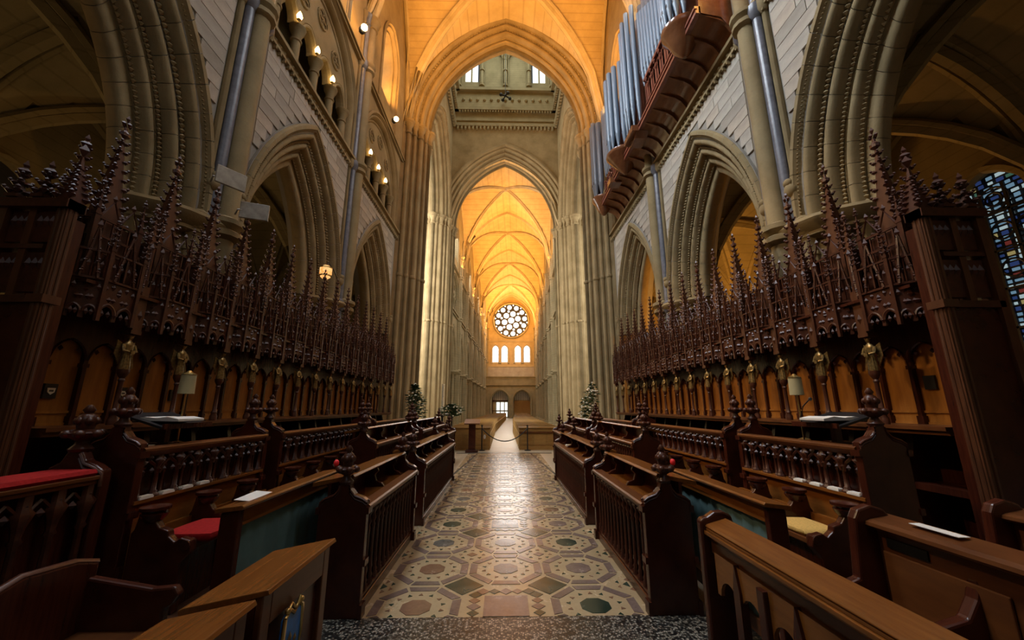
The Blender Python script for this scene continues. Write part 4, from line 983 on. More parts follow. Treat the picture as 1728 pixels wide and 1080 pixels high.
both(desk_unit(1.98, 6.1, 9.0, 0.15, 0.97, 'middle row choir desk on the right with close balusters and book rest'), 'middle row choir desk on the left with close balusters and book rest')
both(desk_unit(1.98, 9.5, 13.0, 0.15, 0.97, 'middle row choir desk on the right, next to the crossing pier'), 'middle row choir desk on the left, next to the crossing pier')
both(desk_unit(1.58, 10.0, 12.6, 0.0, 0.95, 'plain low desk on the right at the end of the front row', rest=False), 'plain low desk on the left at the end of the front row')
both(desk_unit(2.95, 3.3, 4.95, 0.38, 0.95, 'arcaded upper desk below the right stalls nearest the end screen', 'arcade', rest=False), 'arcaded upper desk below the left stalls nearest the end screen')
both(desk_unit(2.95, 5.3, 8.7, 0.38, 0.95, 'long arcaded upper desk before the middle of the right stalls', 'arcade', rest=False), 'long arcaded upper desk before the middle of the left stalls')
both(desk_unit(2.95, 9.05, 13.4, 0.38, 0.95, 'arcaded upper desk before the right stalls at the crossing end', 'arcade', rest=False), 'arcaded upper desk before the left stalls at the crossing end')
# tip-up seats with shaped arms in front of the upper desks
def seat_build(t, w):
    O('seat_board', MB().box(0.0, 0.42, 0.03, w - 0.04, 0.42, 0.465), 'pewwood', t, bev=0.008)
    O('seat_box', MB().box(0.12, 0.42, 0.03, w - 0.04, 0.0, 0.42), 'dark', t)
    O('back_panel', MB().box(0.42, 0.46, -0.03, w - 0.04, 0.0, 0.545), 'top', t)
    poly = [(0.46, 0), (0.05, 0), (0.05, 0.34), (-0.02, 0.42), (0.0, 0.50), (0.08, 0.52), (0.12, 0.49), (0.17, 0.53), (0.18, 0.57), (0.25, 0.59), (0.28, 0.63), (0.30, 0.67), (0.42, 0.69), (0.44, 0.58), (0.46, 0.55)]
    a = O('arm', MB().prism(poly, -0.032, 0.032, 'y'), 'dark', t, bev=0.01)
    O('arm_cap', MB().lathe([(0.05, 0.63), (0.075, 0.66), (0.09, 0.69), (0.075, 0.70), (0.10, 0.72), (0.10, 0.74), (0.05, 0.745)], 14, (0.33, 0, 0)).mesh('arm_cap', 40), 'dark', a)
    O('arm_scroll', MB().prism([(0.035 * cos(k * pi / 6) + 0.03, 0.035 * sin(k * pi / 6) + 0.47) for k in range(12)], -0.04, 0.04, 'y'), 'carved', a)
sw = 0.56
for grp, y0, n, lab in (('a', 3.34, 3, 'choir seat under the near %s arcaded desk'), ('b', 5.36, 6, 'choir seat under the long %s arcaded desk')):
    t = T('choir_chair', lab % 'right', 'chair', (2.43, y0, 0.15), 'choir seats %s right' % ('near' if grp == 'a' else 'far')); seat_build(t, sw)
    for k in range(n):
        c = t if k == 0 else copy_tree(t); c.location.y = y0 + k * sw; c['label'] = lab % 'right' + ', %s from its near end' % ORD[k]
        d = mirror(c, lab % 'left' + ', %s from its near end' % ORD[k], None, 'choir seats %s left' % ('near' if grp == 'a' else 'far'))
def cushion(name, loc, sx, sy, sz, mat, label, cat='cushion'):
    m = MB(); rows = []
    n = 8
    m.lathe([(0.02, 0), (0.92, 0.02), (1.0, 0.4), (0.96, 0.8), (0.7, 0.97), (0.02, 1.0)], 24)
    for i, (x, y, z) in enumerate(m.v):                       # squircle it
        r = sqrt(x * x + y * y); a = atan2(y, x); k = 1 / max(abs(cos(a)), abs(sin(a))) ** 0.8
        m.v[i] = (x * k * sx / 2, y * k * sy / 2, z * sz)
    o = O(name, m.mesh(name, 60), mat, None, loc); tag(o, label, cat); return o
cushion('seat_cushion', (-2.53, 3.61, 0.616), 0.42, 0.48, 0.075, 'red', 'flat red cushion on a left choir seat')
cushion('seat_cushion', (2.6, 3.62, 0.616), 0.34, 0.44, 0.05, 'yellow', 'mustard yellow cushion on a right choir seat')
# reading desks with a teal curtain
def teal_desk(label):
    t = T('curtained_desk', label, 'desk', (1.77, 2.78, 0)); L = 1.52
    O('desk_top', MB().prism([(-0.045, 1.025), (-0.055, 1.01), (-0.045, 0.995), (0.13, 0.975), (0.13, 1.005)], -0.03, L, 'y'), 'top', t, bev=0.004)
    O('fascia', MB().box(0.0, 0.03, 0.04, L, 0.89, 0.99).box(-0.012, 0.0, 0.04, L, 0.885, 0.905), 'top', t)
    for y in (0.0, L - 0.05): O('end_panel', MB().prism([(-0.015, 0), (0.11, 0), (0.11, 0.97), (-0.015, 0.995)], y, y + 0.05, 'y'), 'dark', t, bev=0.008)
    n = 60; rows = [[(0.02 + 0.006 * sin(k * 0.9) + 0.004 * sin(k * 2.3), 0.05 + (L - 0.1) * k / n, z) for k in range(n + 1)] for z in (0.2, 0.89)]
    O('curtain', MB().grid(rows).mesh('curtain', 60), 'teal', t)
    O('bottom_rail', MB().box(-0.01, 0.06, 0.05, L - 0.05, 0.1, 0.2), 'pewwood', t)
    O('foot_shelf', MB().box(-0.16, 0.0, 0.3, 0.95, 0.3, 0.33), 'pewwood', t)
    return t
tr_ = teal_desk('reading desk with teal curtain front behind the right front desk'); mirror(tr_, 'reading desk with teal curtain front behind the left front desk')
for s, side in ((1, 'right'), (-1, 'left')):
    t = T('red_topped_post', 'small red-topped post at the far end of the %s curtained desk' % side, 'post', (1.80 * s, 4.36, 0)); O('stem', MB().lathe([(0.02, 0), (0.02, 1.04)], 8), 'dark', t); O('cap', MB().ball((0, 0, 1.07), 0.030, 1, 1, 1.2).mesh('cap', 60), 'redlit', t)
# bench front and pews at the near right
def bench_front():
    t = T('bench_front', 'long pierced bench front with sloping top at the edge of the terrazzo', 'bench front', (1.30, -0.6, 0)); L = 3.38
    O('top_cap', MB().prism([(0.0, 0.905), (-0.012, 0.893), (0.0, 0.88), (0.13, 0.905), (0.145, 0.925), (0.13, 0.94)], 0, L - 0.02, 'y'), 'top', t, bev=0.004)
    O('rail_moulding', MB().box(-0.022, 0.1, 0, L, 0.845, 0.868).box(-0.008, 0.1, 0, L, 0.868, 0.885).box(0.01, 0.1, 0, L, 0.82, 0.845), 'top', t, bev=0.004)
    O('upper_rail', MB().box(0.015, 0.045, 0, L, 0.74, 0.84), 'pewwood', t)
    O('bottom_rail', MB().box(-0.02, 0.05, 0, L, 0, 0.12), 'dark', t)
    pw = 0.47; n = 7
    for k in range(n):
        y = L - 0.12 - pw * (k + 1)
        O('stile', MB().box(-0.025, 0.035, y - 0.03, y + 0.03, 0.1, 0.745), 'dark', t, bev=0.006)
        m = MB()
        ar = [(y + pw * 0.275, 0.095, 1.05, 0.53, 0), (y + pw * 0.725, 0.095, 1.05, 0.53, 0)]
        for tt in (0.0, 0.022): arch_wall(m, lambda u, z, q, tt=tt: (tt, u, z), y, y + pw, 0.53, 0.76, ar, 0, 0.02)
        for c, a, R, zs, q in ar: sweep_arch(m, a, R, zs, [(0, 0), (0, 0.022)], lambda u, z, t_, c=c: (t_, u + c, z), 6)
        O('lancet_head', m, 'top', t)
        O('mullion', MB().prism([(y + pw / 2 - 0.03, 0.1), (y + pw / 2 + 0.03, 0.1), (y + pw / 2 + 0.03, 0.64), (y + pw / 2, 0.77), (y + pw / 2 - 0.03, 0.64)], -0.015, 0.03, 'x'), 'dark', t)
    poly = [(-0.04, 0), (-0.04, 0.92), (-0.02, 0.94), (0.01, 0.945), (0.06, 0.975), (0.12, 0.98), (0.17, 0.955), (0.19, 0.89), (0.19, 0)]
    O('end_post', MB().prism(poly, L - 0.06, L, 'y'), 'dark', t, bev=0.012)
    return t
bench_front()
def pew(x0, y0, L, z0, label, arms, plaque=True, hback=1.0, group=None):
    t = T('choir_pew', label, 'pew', (x0, y0, z0), group)
    O('seat', MB().box(0.0, 0.44, 0.02, L - 0.02, 0.42, 0.46), 'pewwood', t, bev=0.008); O('seat_riser', MB().box(0.2, 0.24, 0.02, L - 0.02, 0, 0.42), 'dark', t)
    O('back', MB().box(0.45, 0.48, 0, L, 0, hback - 0.03), 'pewwood', t)
    O('cap_rail', MB().prism([(0.40, hback - 0.045), (0.385, hback - 0.03), (0.39, hback - 0.012), (0.42, hback), (0.56, hback + 0.02), (0.57, hback), (0.5, hback - 0.06)], 0, L, 'y'), 'pewwood', t)
    n = max(1, int(L / 0.7)); p = L / n
    for k in range(n):
        O('back_panel', MB().box(0.435, 0.45, p * k + 0.09, p * (k + 1) - 0.09, 0.5, hback - 0.16), 'pewwood', t, bev=0.006)
        if plaque: O('name_plate', MB().box(0.44, 0.45, p * (k + 1) - 0.34, p * (k + 1) - 0.12, hback - 0.135, hback - 0.085), 'iron', t)
    poly = [(0.45, 0.05), (0.45, 0.86), (0.42, 0.78), (0.36, 0.70), (0.22, 0.665), (0.0, 0.675), (-0.035, 0.66), (-0.04, 0.63), (-0.01, 0.60), (0.05, 0.58), (0.07, 0.5), (0.06, 0.05)]
    for y in arms:
        a = O('arm', MB().prism(poly, y - 0.03, y + 0.03, 'y'), 'dark', t, bev=0.012)
        m = MB()
        for q in (-0.02, 0, 0.02): m.prism([(-0.015 + 0.036 * cos(k * pi / 6), 0.638 + 0.036 * sin(k * pi / 6)) for k in range(12)], y + q - 0.007, y + q + 0.007, 'y')
        O('arm_scroll', m, 'carved', a)
    e = [(-0.02, 0), (-0.02, 0.46), (0.06, 0.60), (0.30, 0.68), (0.33, hback), (0.36, hback + 0.05), (0.44, hback + 0.075), (0.52, hback + 0.05), (0.56, hback), (0.56, 0)]
    O('pew_end', MB().prism(e, L - 0.06, L, 'y'), 'dark', t, bev=0.012)
    return t
pew(1.74, -0.5, 3.02, 0.0, 'panelled pew with brass name plates behind the pierced bench front', (1.05, 1.85, 2.5))
pew(2.62, -0.5, 3.05, 0.02, 'rear panelled pew in shadow below the right stall end', (1.0, 2.0))
cushion('kneeler', (1.95, 1.25, 0.46), 0.34, 0.5, 0.06, 'green', 'green patterned cushion on the panelled pew')
o = O('sheet_of_paper', MB().box(-0.03, 0.03, -0.12, 0.12, 0, 0.003), 'paper', None, (2.235, 2.15, 1.024)); tag(o, 'loose white sheet on the cap of the panelled pew', 'paper')
# near left: two small desks, a shield, a shaped bench and the red-topped desk
def kneel_desk(y0, L, label):
    t = T('prayer_desk', label, 'desk', (-1.03, y0, 0))
    O('desk_top', MB().prism([(0.02, 0.905), (0.03, 0.885), (-0.33, 0.80), (-0.34, 0.83), (-0.32, 0.84)], -0.01, L + 0.01, 'y'), 'top', t, bev=0.004)
    O('front_frame', MB().box(-0.03, 0, 0, 0.07, 0, 0.88).box(-0.03, 0, L - 0.07, L, 0, 0.88).box(-0.03, 0, 0.07, L - 0.07, 0.74, 0.88).box(-0.03, 0, 0.07, L - 0.07, 0, 0.15), 'pewwood', t, bev=0.006)
    O('front_panel', MB().box(-0.045, -0.025, 0.06, L - 0.06, 0.14, 0.75), 'dark', t)
    for y in (0.0, L - 0.03): O('end_panel', MB().prism([(-0.03, 0), (-0.3, 0), (-0.3, 0.80), (-0.03, 0.87)], y, y + 0.03, 'y'), 'dark', t)
    return t
kneel_desk(1.85, 0.64, 'small sloping prayer desk with a heraldic shield on its front')
kneel_desk(0.95, 0.80, 'small sloping prayer desk left of the pavement, without a shield')
t = T('heraldic_shield', 'blue shield in a gilt scrolled frame on the front of a prayer desk', 'shield', (-1.025, 2.08, 0.0))
out = [(-0.07, 0.71), (-0.035, 0.73), (0, 0.705), (0.035, 0.73), (0.07, 0.71), (0.075, 0.60), (0.055, 0.50), (0, 0.43), (-0.055, 0.50), (-0.075, 0.60)]
O('field', MB().prism(out, 0.0, 0.02, 'x'), 'blue', t)
m = MB().path([(0.02, y * 1.08, 0.58 + (z - 0.58) * 1.08) for y, z in out + out[:1]], 0.009, 6)
m.path([(0.02, -0.05 + 0.02 * k, 0.745 + 0.02 * sin(k * 1.5)) for k in range(6)], 0.008, 6); m.ball((0.02, -0.06, 0.745), 0.014).ball((0.02, 0.06, 0.745), 0.014)
O('gilt_frame', m.mesh('gilt_frame', 60), 'brass', t)
for y, z, r in ((-0.02, 0.62, 0.02), (0.025, 0.6, 0.016), (0.0, 0.53, 0.018)): O('charge', MB().octa((0.022, y, z), r, 0.4, 1, 1.4), 'gilt', t)
t = T('shaped_bench', 'dark bench with curved back and scrolled arm behind the prayer desks', 'bench', (-1.85, 1.25, 0)); L = 1.22
O('seat', MB().box(-0.45, 0.0, 0.03, L - 0.03, 0.44, 0.48), 'pewwood', t, bev=0.01)
pb = [(0.0, 0.3), (L, 0.3), (L, 0.80), (L - 0.12, 0.84), (L * 0.7, 0.86), (L * 0.6, 0.82), (L * 0.45, 0.78), (L * 0.3, 0.70), (0.0, 0.66)]
O('back', MB().prism(pb, -0.50, -0.45, 'x'), 'dark', t, bev=0.012)
O('back_moulding', MB().path([(-0.47, y, z) for y, z in pb[2:]], 0.018, 6).mesh('back_moulding', 60), 'carved', t)
for y in (0.0, L - 0.05):
    O('arm', MB().prism([(-0.48, 0), (-0.48, 0.74), (-0.1, 0.68), (0.02, 0.69), (0.05, 0.65), (0.02, 0.6), (-0.02, 0.58), (-0.02, 0)], y, y + 0.05, 'y'), 'dark', t, bev=0.012)
t = T('arcaded_front', 'dark arcaded desk with a long red cushion on top, far left', 'desk', (-3.05, 1.5, 0.2)); L = 1.6; h = 0.93
O('plinth', MB().box(-0.12, 0.03, 0, L, 0, 0.12), 'dark', t); O('cap_rail', MB().box(-0.3, 0.05, 0, L, h, h + 0.03).box(-0.28, 0.035, 0, L, h - 0.03, h), 'pewwood', t, bev=0.006)
O('back_board', MB().box(-0.1, -0.06, 0, L, 0, h - 0.02), 'dark', t)
for k in range(9): O('column', COLM, 'carved', t, (0.0, 0.05 + k * 0.19, 0.12), scale=(1.2, 1.2, h - 0.15))
g = MB()
for k in range(8):
    yc = 0.05 + (k + 0.5) * 0.19
    g.path([(0.0, yc - 0.09, h - 0.2), (0.0, yc - 0.05, h - 0.12), (0.0, yc, h - 0.07)], 0.013, 5); g.path([(0.0, yc + 0.09, h - 0.2), (0.0, yc + 0.05, h - 0.12), (0.0, yc, h - 0.07)], 0.013, 5); g.octa((0.01, yc, h - 0.15), 0.03); g.octa((0.01, yc + 0.09, h - 0.09), 0.03)
O('ogee_head', g, 'carved', t)
poly = [(0.05, 0), (0.05, h), (0.045, h + 0.06), (-0.02, h + 0.10), (-0.10, h + 0.13), (-0.14, h + 0.2), (-0.24, h + 0.2), (-0.28, h + 0.12), (-0.36, h + 0.08), (-0.38, 0)]
e = O('end_panel', MB().prism(poly, L, L + 0.08, 'y'), 'dark', t, bev=0.014)
O('poppyhead', POP, 'carved', e, (-0.19, L + 0.04, h + 0.19), scale=(1.25, 1.25, 1.1))
m = MB()
for q in (0, 0.03): m.path([(x, L - 0.002, z - 0.02 - q) for x, z in poly[1:6]], 0.013, 6)
O('moulding', m.mesh('moulding', 60), 'carved', e)
m = MB().prism([(-0.29, h + 0.03), (0.03, h + 0.03), (0.045, h + 0.05), (0.03, h + 0.075), (-0.28, h + 0.075), (-0.3, h + 0.05)], 0.02, L - 0.03, 'y')
o = O('long_cushion', m, 'red', None, (-3.05, 1.5, 0.2)); tag(o, 'long red cushion along the top of the far left arcaded desk', 'cushion')
# books, papers, lamps on the desks
def open_book(loc, rz, label, sc=1.0):
    t = T('open_book', label, 'book', loc, rotz=rz)
    for s in (-1, 1):
        O('page_block', MB().add([(0, -0.15 * sc, 0.01), (s * 0.2 * sc, -0.15 * sc, 0.005), (s * 0.2 * sc, 0.15 * sc, 0.005), (0, 0.15 * sc, 0.01), (0, -0.15 * sc, 0.035), (s * 0.1 * sc, -0.15 * sc, 0.045), (s * 0.2 * sc, -0.15 * sc, 0.025), (s * 0.2 * sc, 0.15 * sc, 0.025), (s * 0.1 * sc, 0.15 * sc, 0.045), (0, 0.15 * sc, 0.035)],
          [(0, 1, 2, 3), (4, 5, 8, 9), (5, 6, 7, 8), (0, 1, 6, 5, 4), (2, 3, 9, 8, 7), (1, 2, 7, 6)]), 'paper', t)
    O('cover', MB().box(-0.21 * sc, 0.21 * sc, -0.16 * sc, 0.16 * sc, 0, 0.006), 'cloth', t)
    return t
def book_stand(loc, sc, label):
    t = T('book_stand', label, 'lectern', loc, scale=(sc, 1, 1))
    O('board', MB().prism([(-0.2, 0.16), (0.2, 0.28), (0.2, 0.30), (-0.2, 0.18)], -0.28, 0.28, 'y'), 'cloth', t); O('foot', MB().box(-0.1, 0.1, -0.06, 0.06, 0.0, 0.03).box(-0.03, 0.03, -0.03, 0.03, 0, 0.22), 'dark', t); O('lip', MB().box(-0.22, -0.2, -0.28, 0.28, 0.16, 0.205), 'dark', t)
    return t
for s, side in ((1, 'right'), (-1, 'left')):
    book_stand((3.2 * s, 3.82, 1.30), s, 'dark sloping book stand on the %s upper desk' % side)
    t = T('desk_lamp', 'desk lamp with pale shade on a brass stem, %s upper desk' % side, 'lamp', (3.2 * s, 4.25 if s > 0 else 3.98, 1.30))
    O('base', MB().lathe([(0.06, 0), (0.06, 0.015), (0.02, 0.03)], 12), 'brass', t); O('stem', MB().lathe([(0.009, 0.02), (0.009, 0.48)], 8), 'brass', t)
    O('shade', MB().lathe([(0.068, 0.48), (0.062, 0.67), (0.058, 0.67), (0.064, 0.48)], 16, cap=False).mesh('shade', 60), 'shade', t); O('cap', MB().lathe([(0.07, 0.67), (0.03, 0.69), (0.012, 0.71)], 12), 'brass', t)
open_book((3.12, 3.75, 1.52), 0, 'open book on the right upper desk stand')
open_book((-3.12, 3.75, 1.52), 0, 'open book on the left upper desk stand')
t = T('microphone', 'thin gooseneck microphone beside the right desk lamp', 'microphone', (3.05, 4.05, 1.30)); O('neck', MB().path([(0, 0, 0), (0, 0, 0.25), (0.02, -0.03, 0.36), (0.02, -0.12, 0.42)], 0.006, 6), 'iron', t); O('head', MB().ball((0.02, -0.14, 0.43), 0.018), 'iron', t)
o = O('sheet_of_paper', MB().box(-0.08, 0.08, -0.15, 0.15, 0, 0.003), 'paper', None, (-1.815, 3.05, 1.018)); o.rotation_euler = (0, radians(6), 0.1); tag(o, 'white sheet lying on the left curtained desk', 'paper')
o = O('sheet_of_paper', MB().box(-0.1, 0.1, -0.15, 0.15, 0, 0.003), 'paper', None, (2.25, 7.2, 1.325)); o.rotation_euler = (0, radians(10), 0); tag(o, 'white sheet on the right middle row book rest', 'paper')
for k, (x, y, z, mt, lab) in enumerate(((1.42, 3.75, 0.81, 'leaf', 'small green hymn book on the right front desk shelf'), (-1.42, 8.7, 0.81, 'paper', 'white booklet on the left front desk shelf'), (1.42, 8.9, 0.81, 'paper', 'white booklet on the right front desk shelf'), (-3.15, 3.5, 1.30, 'paper', 'pale booklet on the left upper desk'))):
    t = T('booklet', lab, 'book', (x, y, z)); O('cover', MB().box(-0.07, 0.07, -0.1, 0.1, 0, 0.006).box(-0.07, 0.07, -0.1, 0.1, 0.024, 0.03), mt, t); O('pages', MB().box(-0.065, 0.068, -0.095, 0.095, 0.006, 0.024), 'paper', t)
for s_, side in ((1, 'right'), (-1, 'left')):                  # white sheets on the sill of the near arcaded desks
    for k, nm in enumerate(('first', 'second', 'third', 'fourth')):
        o = O('service_sheets', MB().box(-0.028, 0.028, -0.062, 0.062, 0, 0.016).box(-0.02, 0.025, -0.05, 0.055, 0.016, 0.024), 'paper', None, ((2.925) * s_, 3.30 + 1.65 / 8 * (k * 1.0 + 0.5) + 0.0, 0.931))
        tag(o, 'white sheets in the %s opening of the near %s arcaded desk from its pew end' % (nm, side), 'paper', 'white sheets on the %s desk sill' % side)

# ------------------------------------------------------------------ organ over the right arcade
org = T('pipe_organ', 'pipe organ with blue-grey pipes on a coved wooden loft', 'organ', (4.7, 10.5, 9.1))
def OA(nm, mb, mat, smooth=None, p=None, bev=0):
    o = O(nm, mb, mat, p or org, smooth=smooth, bev=bev); o.location = (-4.7, -10.5, -9.1) if p is None else (0, 0, 0); return o
PR = [(4.70, 9.12), (4.66, 9.30), (4.57, 9.44), (4.42, 9.54), (4.22, 9.60), (3.98, 9.63)]
Y0, Y1 = 6.3, 14.6
OA('cove', MB().grid([[(x, y, z) for x, z in PR] for y in (Y0, Y1)]).mesh('cove', 60), 'cove')
ribm = MB().prism([(x, z) for x, z in PR] + [(x - 0.035, z - 0.05) for x, z in reversed(PR[1:-1])] , -0.03, 0.03, 'y').mesh('cove_rib')
k = 0; y = Y0 + 0.05
while y < Y1:
    O('cove_rib', ribm, 'cove', org, (-4.7, y - 10.5, -9.1)); y += 0.52
OA('front_rail', MB().box(3.92, 4.02, Y0, Y1, 9.62, 9.70).box(3.90, 4.02, Y0, Y1, 9.74, 9.80).box(3.95, 4.02, Y0, Y1, 9.70, 9.74), 'organred')
OA('case_body', MB().box(4.25, 5.6, Y0 + 0.1, Y1 - 0.1, 9.66, 12.9), 'organred')
def case_panel(y0, y1, z0, z1):
    OA('case_panel', MB().box(4.06, 4.1, y0, y1, z0, z1), 'organred')
    n = max(2, int((y1 - y0) / 0.30)); p = (y1 - y0) / n
    for i in range(n):
        m = MB(); yc = y0 + p * (i + 0.5)
        for s in (-0.5, 0, 0.5): m.box(4.03, 4.06, yc + s * p - 0.012, yc + s * p + 0.012, z0 + 0.3, z1)
        m.path([(4.03, yc - p * 0.45, z0 + 0.05), (4.02, yc, z0 + 0.15), (4.03, yc + p * 0.45, z0 + 0.27)], 0.014, 5); m.path([(4.03, yc + p * 0.45, z0 + 0.05), (4.02, yc, z0 + 0.15), (4.03, yc - p * 0.45, z0 + 0.27)], 0.014, 5)
        for q in range(3): m.octa((4.02, yc + (q - 1) * p * 0.2, z1 - 0.2 - 0.06 * (q % 2)), 0.05, 0.7)
        m.octa((4.0, yc, z1 - 0.05), 0.07, 0.7); m.box(4.0, 4.06, yc - p / 2, yc + p / 2, z0 + 0.28, z0 + 0.31)
        OA('carved_panel', m, 'organred')
case_panel(7.5, 9.3, 9.80, 10.85); case_panel(12.7, 13.9, 9.80, 10.5)
OA('top_rail', MB().box(3.98, 4.1, 7.5, 9.3, 10.85, 10.93), 'organred')
def tower(y, r, x=4.05, z=9.62, flat=False):
    m = MB(); pr = [(0.04, z - 0.32), (0.10, z - 0.26), (0.22, z - 0.12), (r * 0.75, z + 0.12), (r * 1.0, z + 0.3), (r * 1.06, z + 0.34), (r * 1.06, z + 0.42)]
    m.lathe(pr, 24, (x, y, 0)); return OA('tower_corbel', m.mesh('tower_corbel', 40), 'cove')
tower(14.35, 0.42); tower(11.5, 0.56, 4.05); tower(7.05, 0.42, 4.0)
OA('corbel_block', MB().box(3.72, 4.2, 9.75, 10.5, 9.6, 9.78).prism([(9.75, 9.6), (10.5, 9.6), (10.35, 9.45), (9.9, 9.45)], 3.85, 4.2, 'x'), 'cove')
OA('corbel_block', MB().box(3.78, 4.2, 12.35, 12.75, 9.55, 9.75), 'cove')
OA('end_panel', MB().add([(4.70, 6.3, 9.12), (4.75, 6.3, 10.9), (4.05, 6.3, 10.9), (3.98, 6.3, 9.63), (4.42, 6.3, 9.54)], [(0, 1, 2, 3, 4)]), 'cove')
PIPE = {}
def pipe(x, y, z0, z1, r, mat='pipe'):
    if mat not in PIPE:
        PIPE[mat] = MB().lathe([(0.25, 0), (0.95, 0.16), (1.0, 0.165), (1.0, 1.0), (0.93, 1.0), (0.93, 0.9)], 14, cap=False).mesh('pipe_' + mat, 40)
    o = O('pipe', PIPE[mat], mat, org, (x - 4.7, y - 10.5, z0 - 9.1), scale=(r, r, z1 - z0))
    md = PIPE.setdefault('mouth', MB().box(-1.03, -0.80, -0.34, 0.34, 0.165, 0.195).mesh('mouth'))
    O('mouth', md, 'iron', o)
for i in range(7):                                            # round tower
    a = pi / 2 + pi * (i + 0.5) / 7; pipe(4.05 + 0.47 * cos(a), 11.5 + 0.47 * sin(a), 10.04, 13.0 + 0.12 * abs(i - 3), 0.092)
for i in range(4):                                            # far tower with the fattest pipes
    a = pi / 2 + pi * (i + 0.5) / 4; pipe(4.05 + 0.30 * cos(a), 14.35 + 0.30 * sin(a), 10.04, 13.55 - 0.1 * abs(i - 1.5), 0.125, 'pipe2')
for i in range(9): pipe(4.06, 12.2 + 0.2 * i, 10.55 + 0.02 * i, 13.3 + 0.06 * i, 0.072, 'pipe2')
for i in range(6):
    a = pi / 2 + pi * (i + 0.5) / 6; pipe(4.08 + 0.34 * cos(a), 10.12 + 0.36 * sin(a), 9.8, 13.2 + 0.2 * i, 0.075)
for i in range(5): pipe(4.02, 10.62 + 0.09 * i, 10.1, 13.6 + 0.13 * i, 0.045)
for i in range(12): pipe(4.12, 7.35 + 0.2 * i, 10.95, 12.2 + 0.08 * abs(i - 4) + 0.08 * i, 0.07)
for i in range(7):
    a = pi / 2 + pi * (i + 0.5) / 7; pipe(4.0 + 0.34 * cos(a), 7.05 + 0.34 * sin(a), 10.04, 12.8, 0.072)
for i in range(10): pipe(4.3, 8.9 + 0.3 * i, 11.6, 14.2 + 0.25 * sin(i), 0.09, 'pipe2')

# ------------------------------------------------------------------ lamps
def candle(x, y, z, label, group, r=0.06):
    t = T('candle_lamp', label, 'lamp', (x, y, z), group)
    O('bracket', MB().path([(-0.1, 0, -0.05), (0.0, 0, -0.06), (0.0, 0, 0)], 0.012, 6).lathe([(0.02, 0), (0.05, 0.03), (0.04, 0.05)], 8), 'brass', t)
    O('flame_bulb', MB().lathe([(0.01, 0.05), (r, 0.09), (r * 1.1, 0.13), (r * 0.7, 0.2), (0.006, 0.27)], 10).mesh('flame_bulb', 60), 'flame', t)
pit = (4.9 / 2 - 0.42 - 0.26) / 2
for b, n in ((1, 3), (2, 3), (0, 3)):
    yc = (PY[b] + PY[b + 1]) / 2
    for k in range(n):
        candle(-4.80, yc + (k - 1) * pit - 0.2, 10.36, 'flame-shaped lamp at the %s column of the %s left triforium bay from the crossing' % (ORD[2 - k], ORD[2 - b]), 'triforium flame lamps')
def flood(x, y, z, label):
    t = T('floodlight', label, 'lamp', (x, y, z)); O('housing', MB().lathe([(0.05, 0), (0.09, 0.05), (0.1, 0.14)], 10, (-0.12, 0.1, 0)), 'iron', t); O('lamp_glass', MB().ball((0, -0.02, 0.08), 0.1).mesh('lamp_glass', 60), 'flame', t)
flood(-4.3, 9.55, 12.8, 'bright floodlight on a vaulting shaft high on the left wall')
light('POINT', 'floodlight_lamp', (-4.1, 9.6, 13.3), 60, WARM, radius=0.08)
flood(-4.35, 13.3, 12.75, 'floodlight on the clerestory ledge of the left wall by the crossing')
light('POINT', 'organ_lamp', (4.3, 5.5, 10.6), 45, WARM, radius=0.1)
for (x, y, z, ry, lab) in ((-4.05, 5.75, 4.72, 0.3, 'pale rectangular lamp panel on an arm in front of the left pier'), (-4.2, 5.35, 5.05, 0.9, 'smaller tilted lamp panel above the rectangular one on the left pier')):
    t = T('lamp_panel', lab, 'lamp', (x, y, z)); q = O('panel', MB().box(-0.02, 0.02, -0.2, 0.2, -0.14, 0.14), 'whitebox', t, bev=0.01); q.rotation_euler = (0, 0, ry - 1.5)
    O('arm', MB().path([(-0.05, 0, 0), (-0.2, -0.1, -0.02), (-0.3, 0.0, -0.05)], 0.015, 6), 'whitebox', t)
t = T('amber_lamp', 'round amber glowing lamp hanging in the second left arch', 'lamp', (-4.5, 9.25, 4.95)); O('glass', MB().lathe([(0.07, -0.17), (0.15, -0.1), (0.15, 0.1), (0.07, 0.17)], 8), 'amberglow', t); O('bracket', MB().path([(0, 0, 0.17), (0, 0.1, 0.3), (-0.1, 0.6, 0.3), (-0.2, 1.1, 0.2)], 0.012, 6), 'iron', t); O('frame', MB().lathe([(0.16, -0.12), (0.16, -0.09)], 8), 'brass', t); O('frame', MB().lathe([(0.16, 0.09), (0.16, 0.12)], 8), 'brass', t)
# aisle lamps (hidden behind the piers)
light('POINT', 'aisle_lamp', (8.6, 13.6, 4.4), 420, WARM, radius=0.2)
light('POINT', 'aisle_lamp', (8.0, 3.0, 4.0), 9, AMBER, radius=0.2)
light('POINT', 'aisle_lamp', (-8.4, 3.0, 4.4), 26, AMBER, radius=0.2)
light('POINT', 'aisle_lamp', (-8.4, 9.0, 4.4), 26, AMBER, radius=0.2)
light('POINT', 'aisle_lamp', (-9.8, 4.6, 3.6), 40, AMBER, radius=0.2)
t = T('hanging_fixture', 'dark four-armed fixture hanging below the tower lantern', 'lamp', (0, 24.9, 24.75), scale=(0.65, 0.65, 0.65)); O('hub', MB().ball((0, 0, 0.15), 0.16), 'iron', t)
for k in range(4):
    a = k * pi / 2 + 0.5; O('arm', MB().path([(0, 0, 0.1), (0.55 * cos(a), 0.55 * sin(a), 0)], 0.08, 6).ball((0.6 * cos(a), 0.6 * sin(a), 0), 0.2), 'iron', t)
O('cord', MB().lathe([(0.03, 0.2), (0.03, 6.8)], 6), 'iron', t)

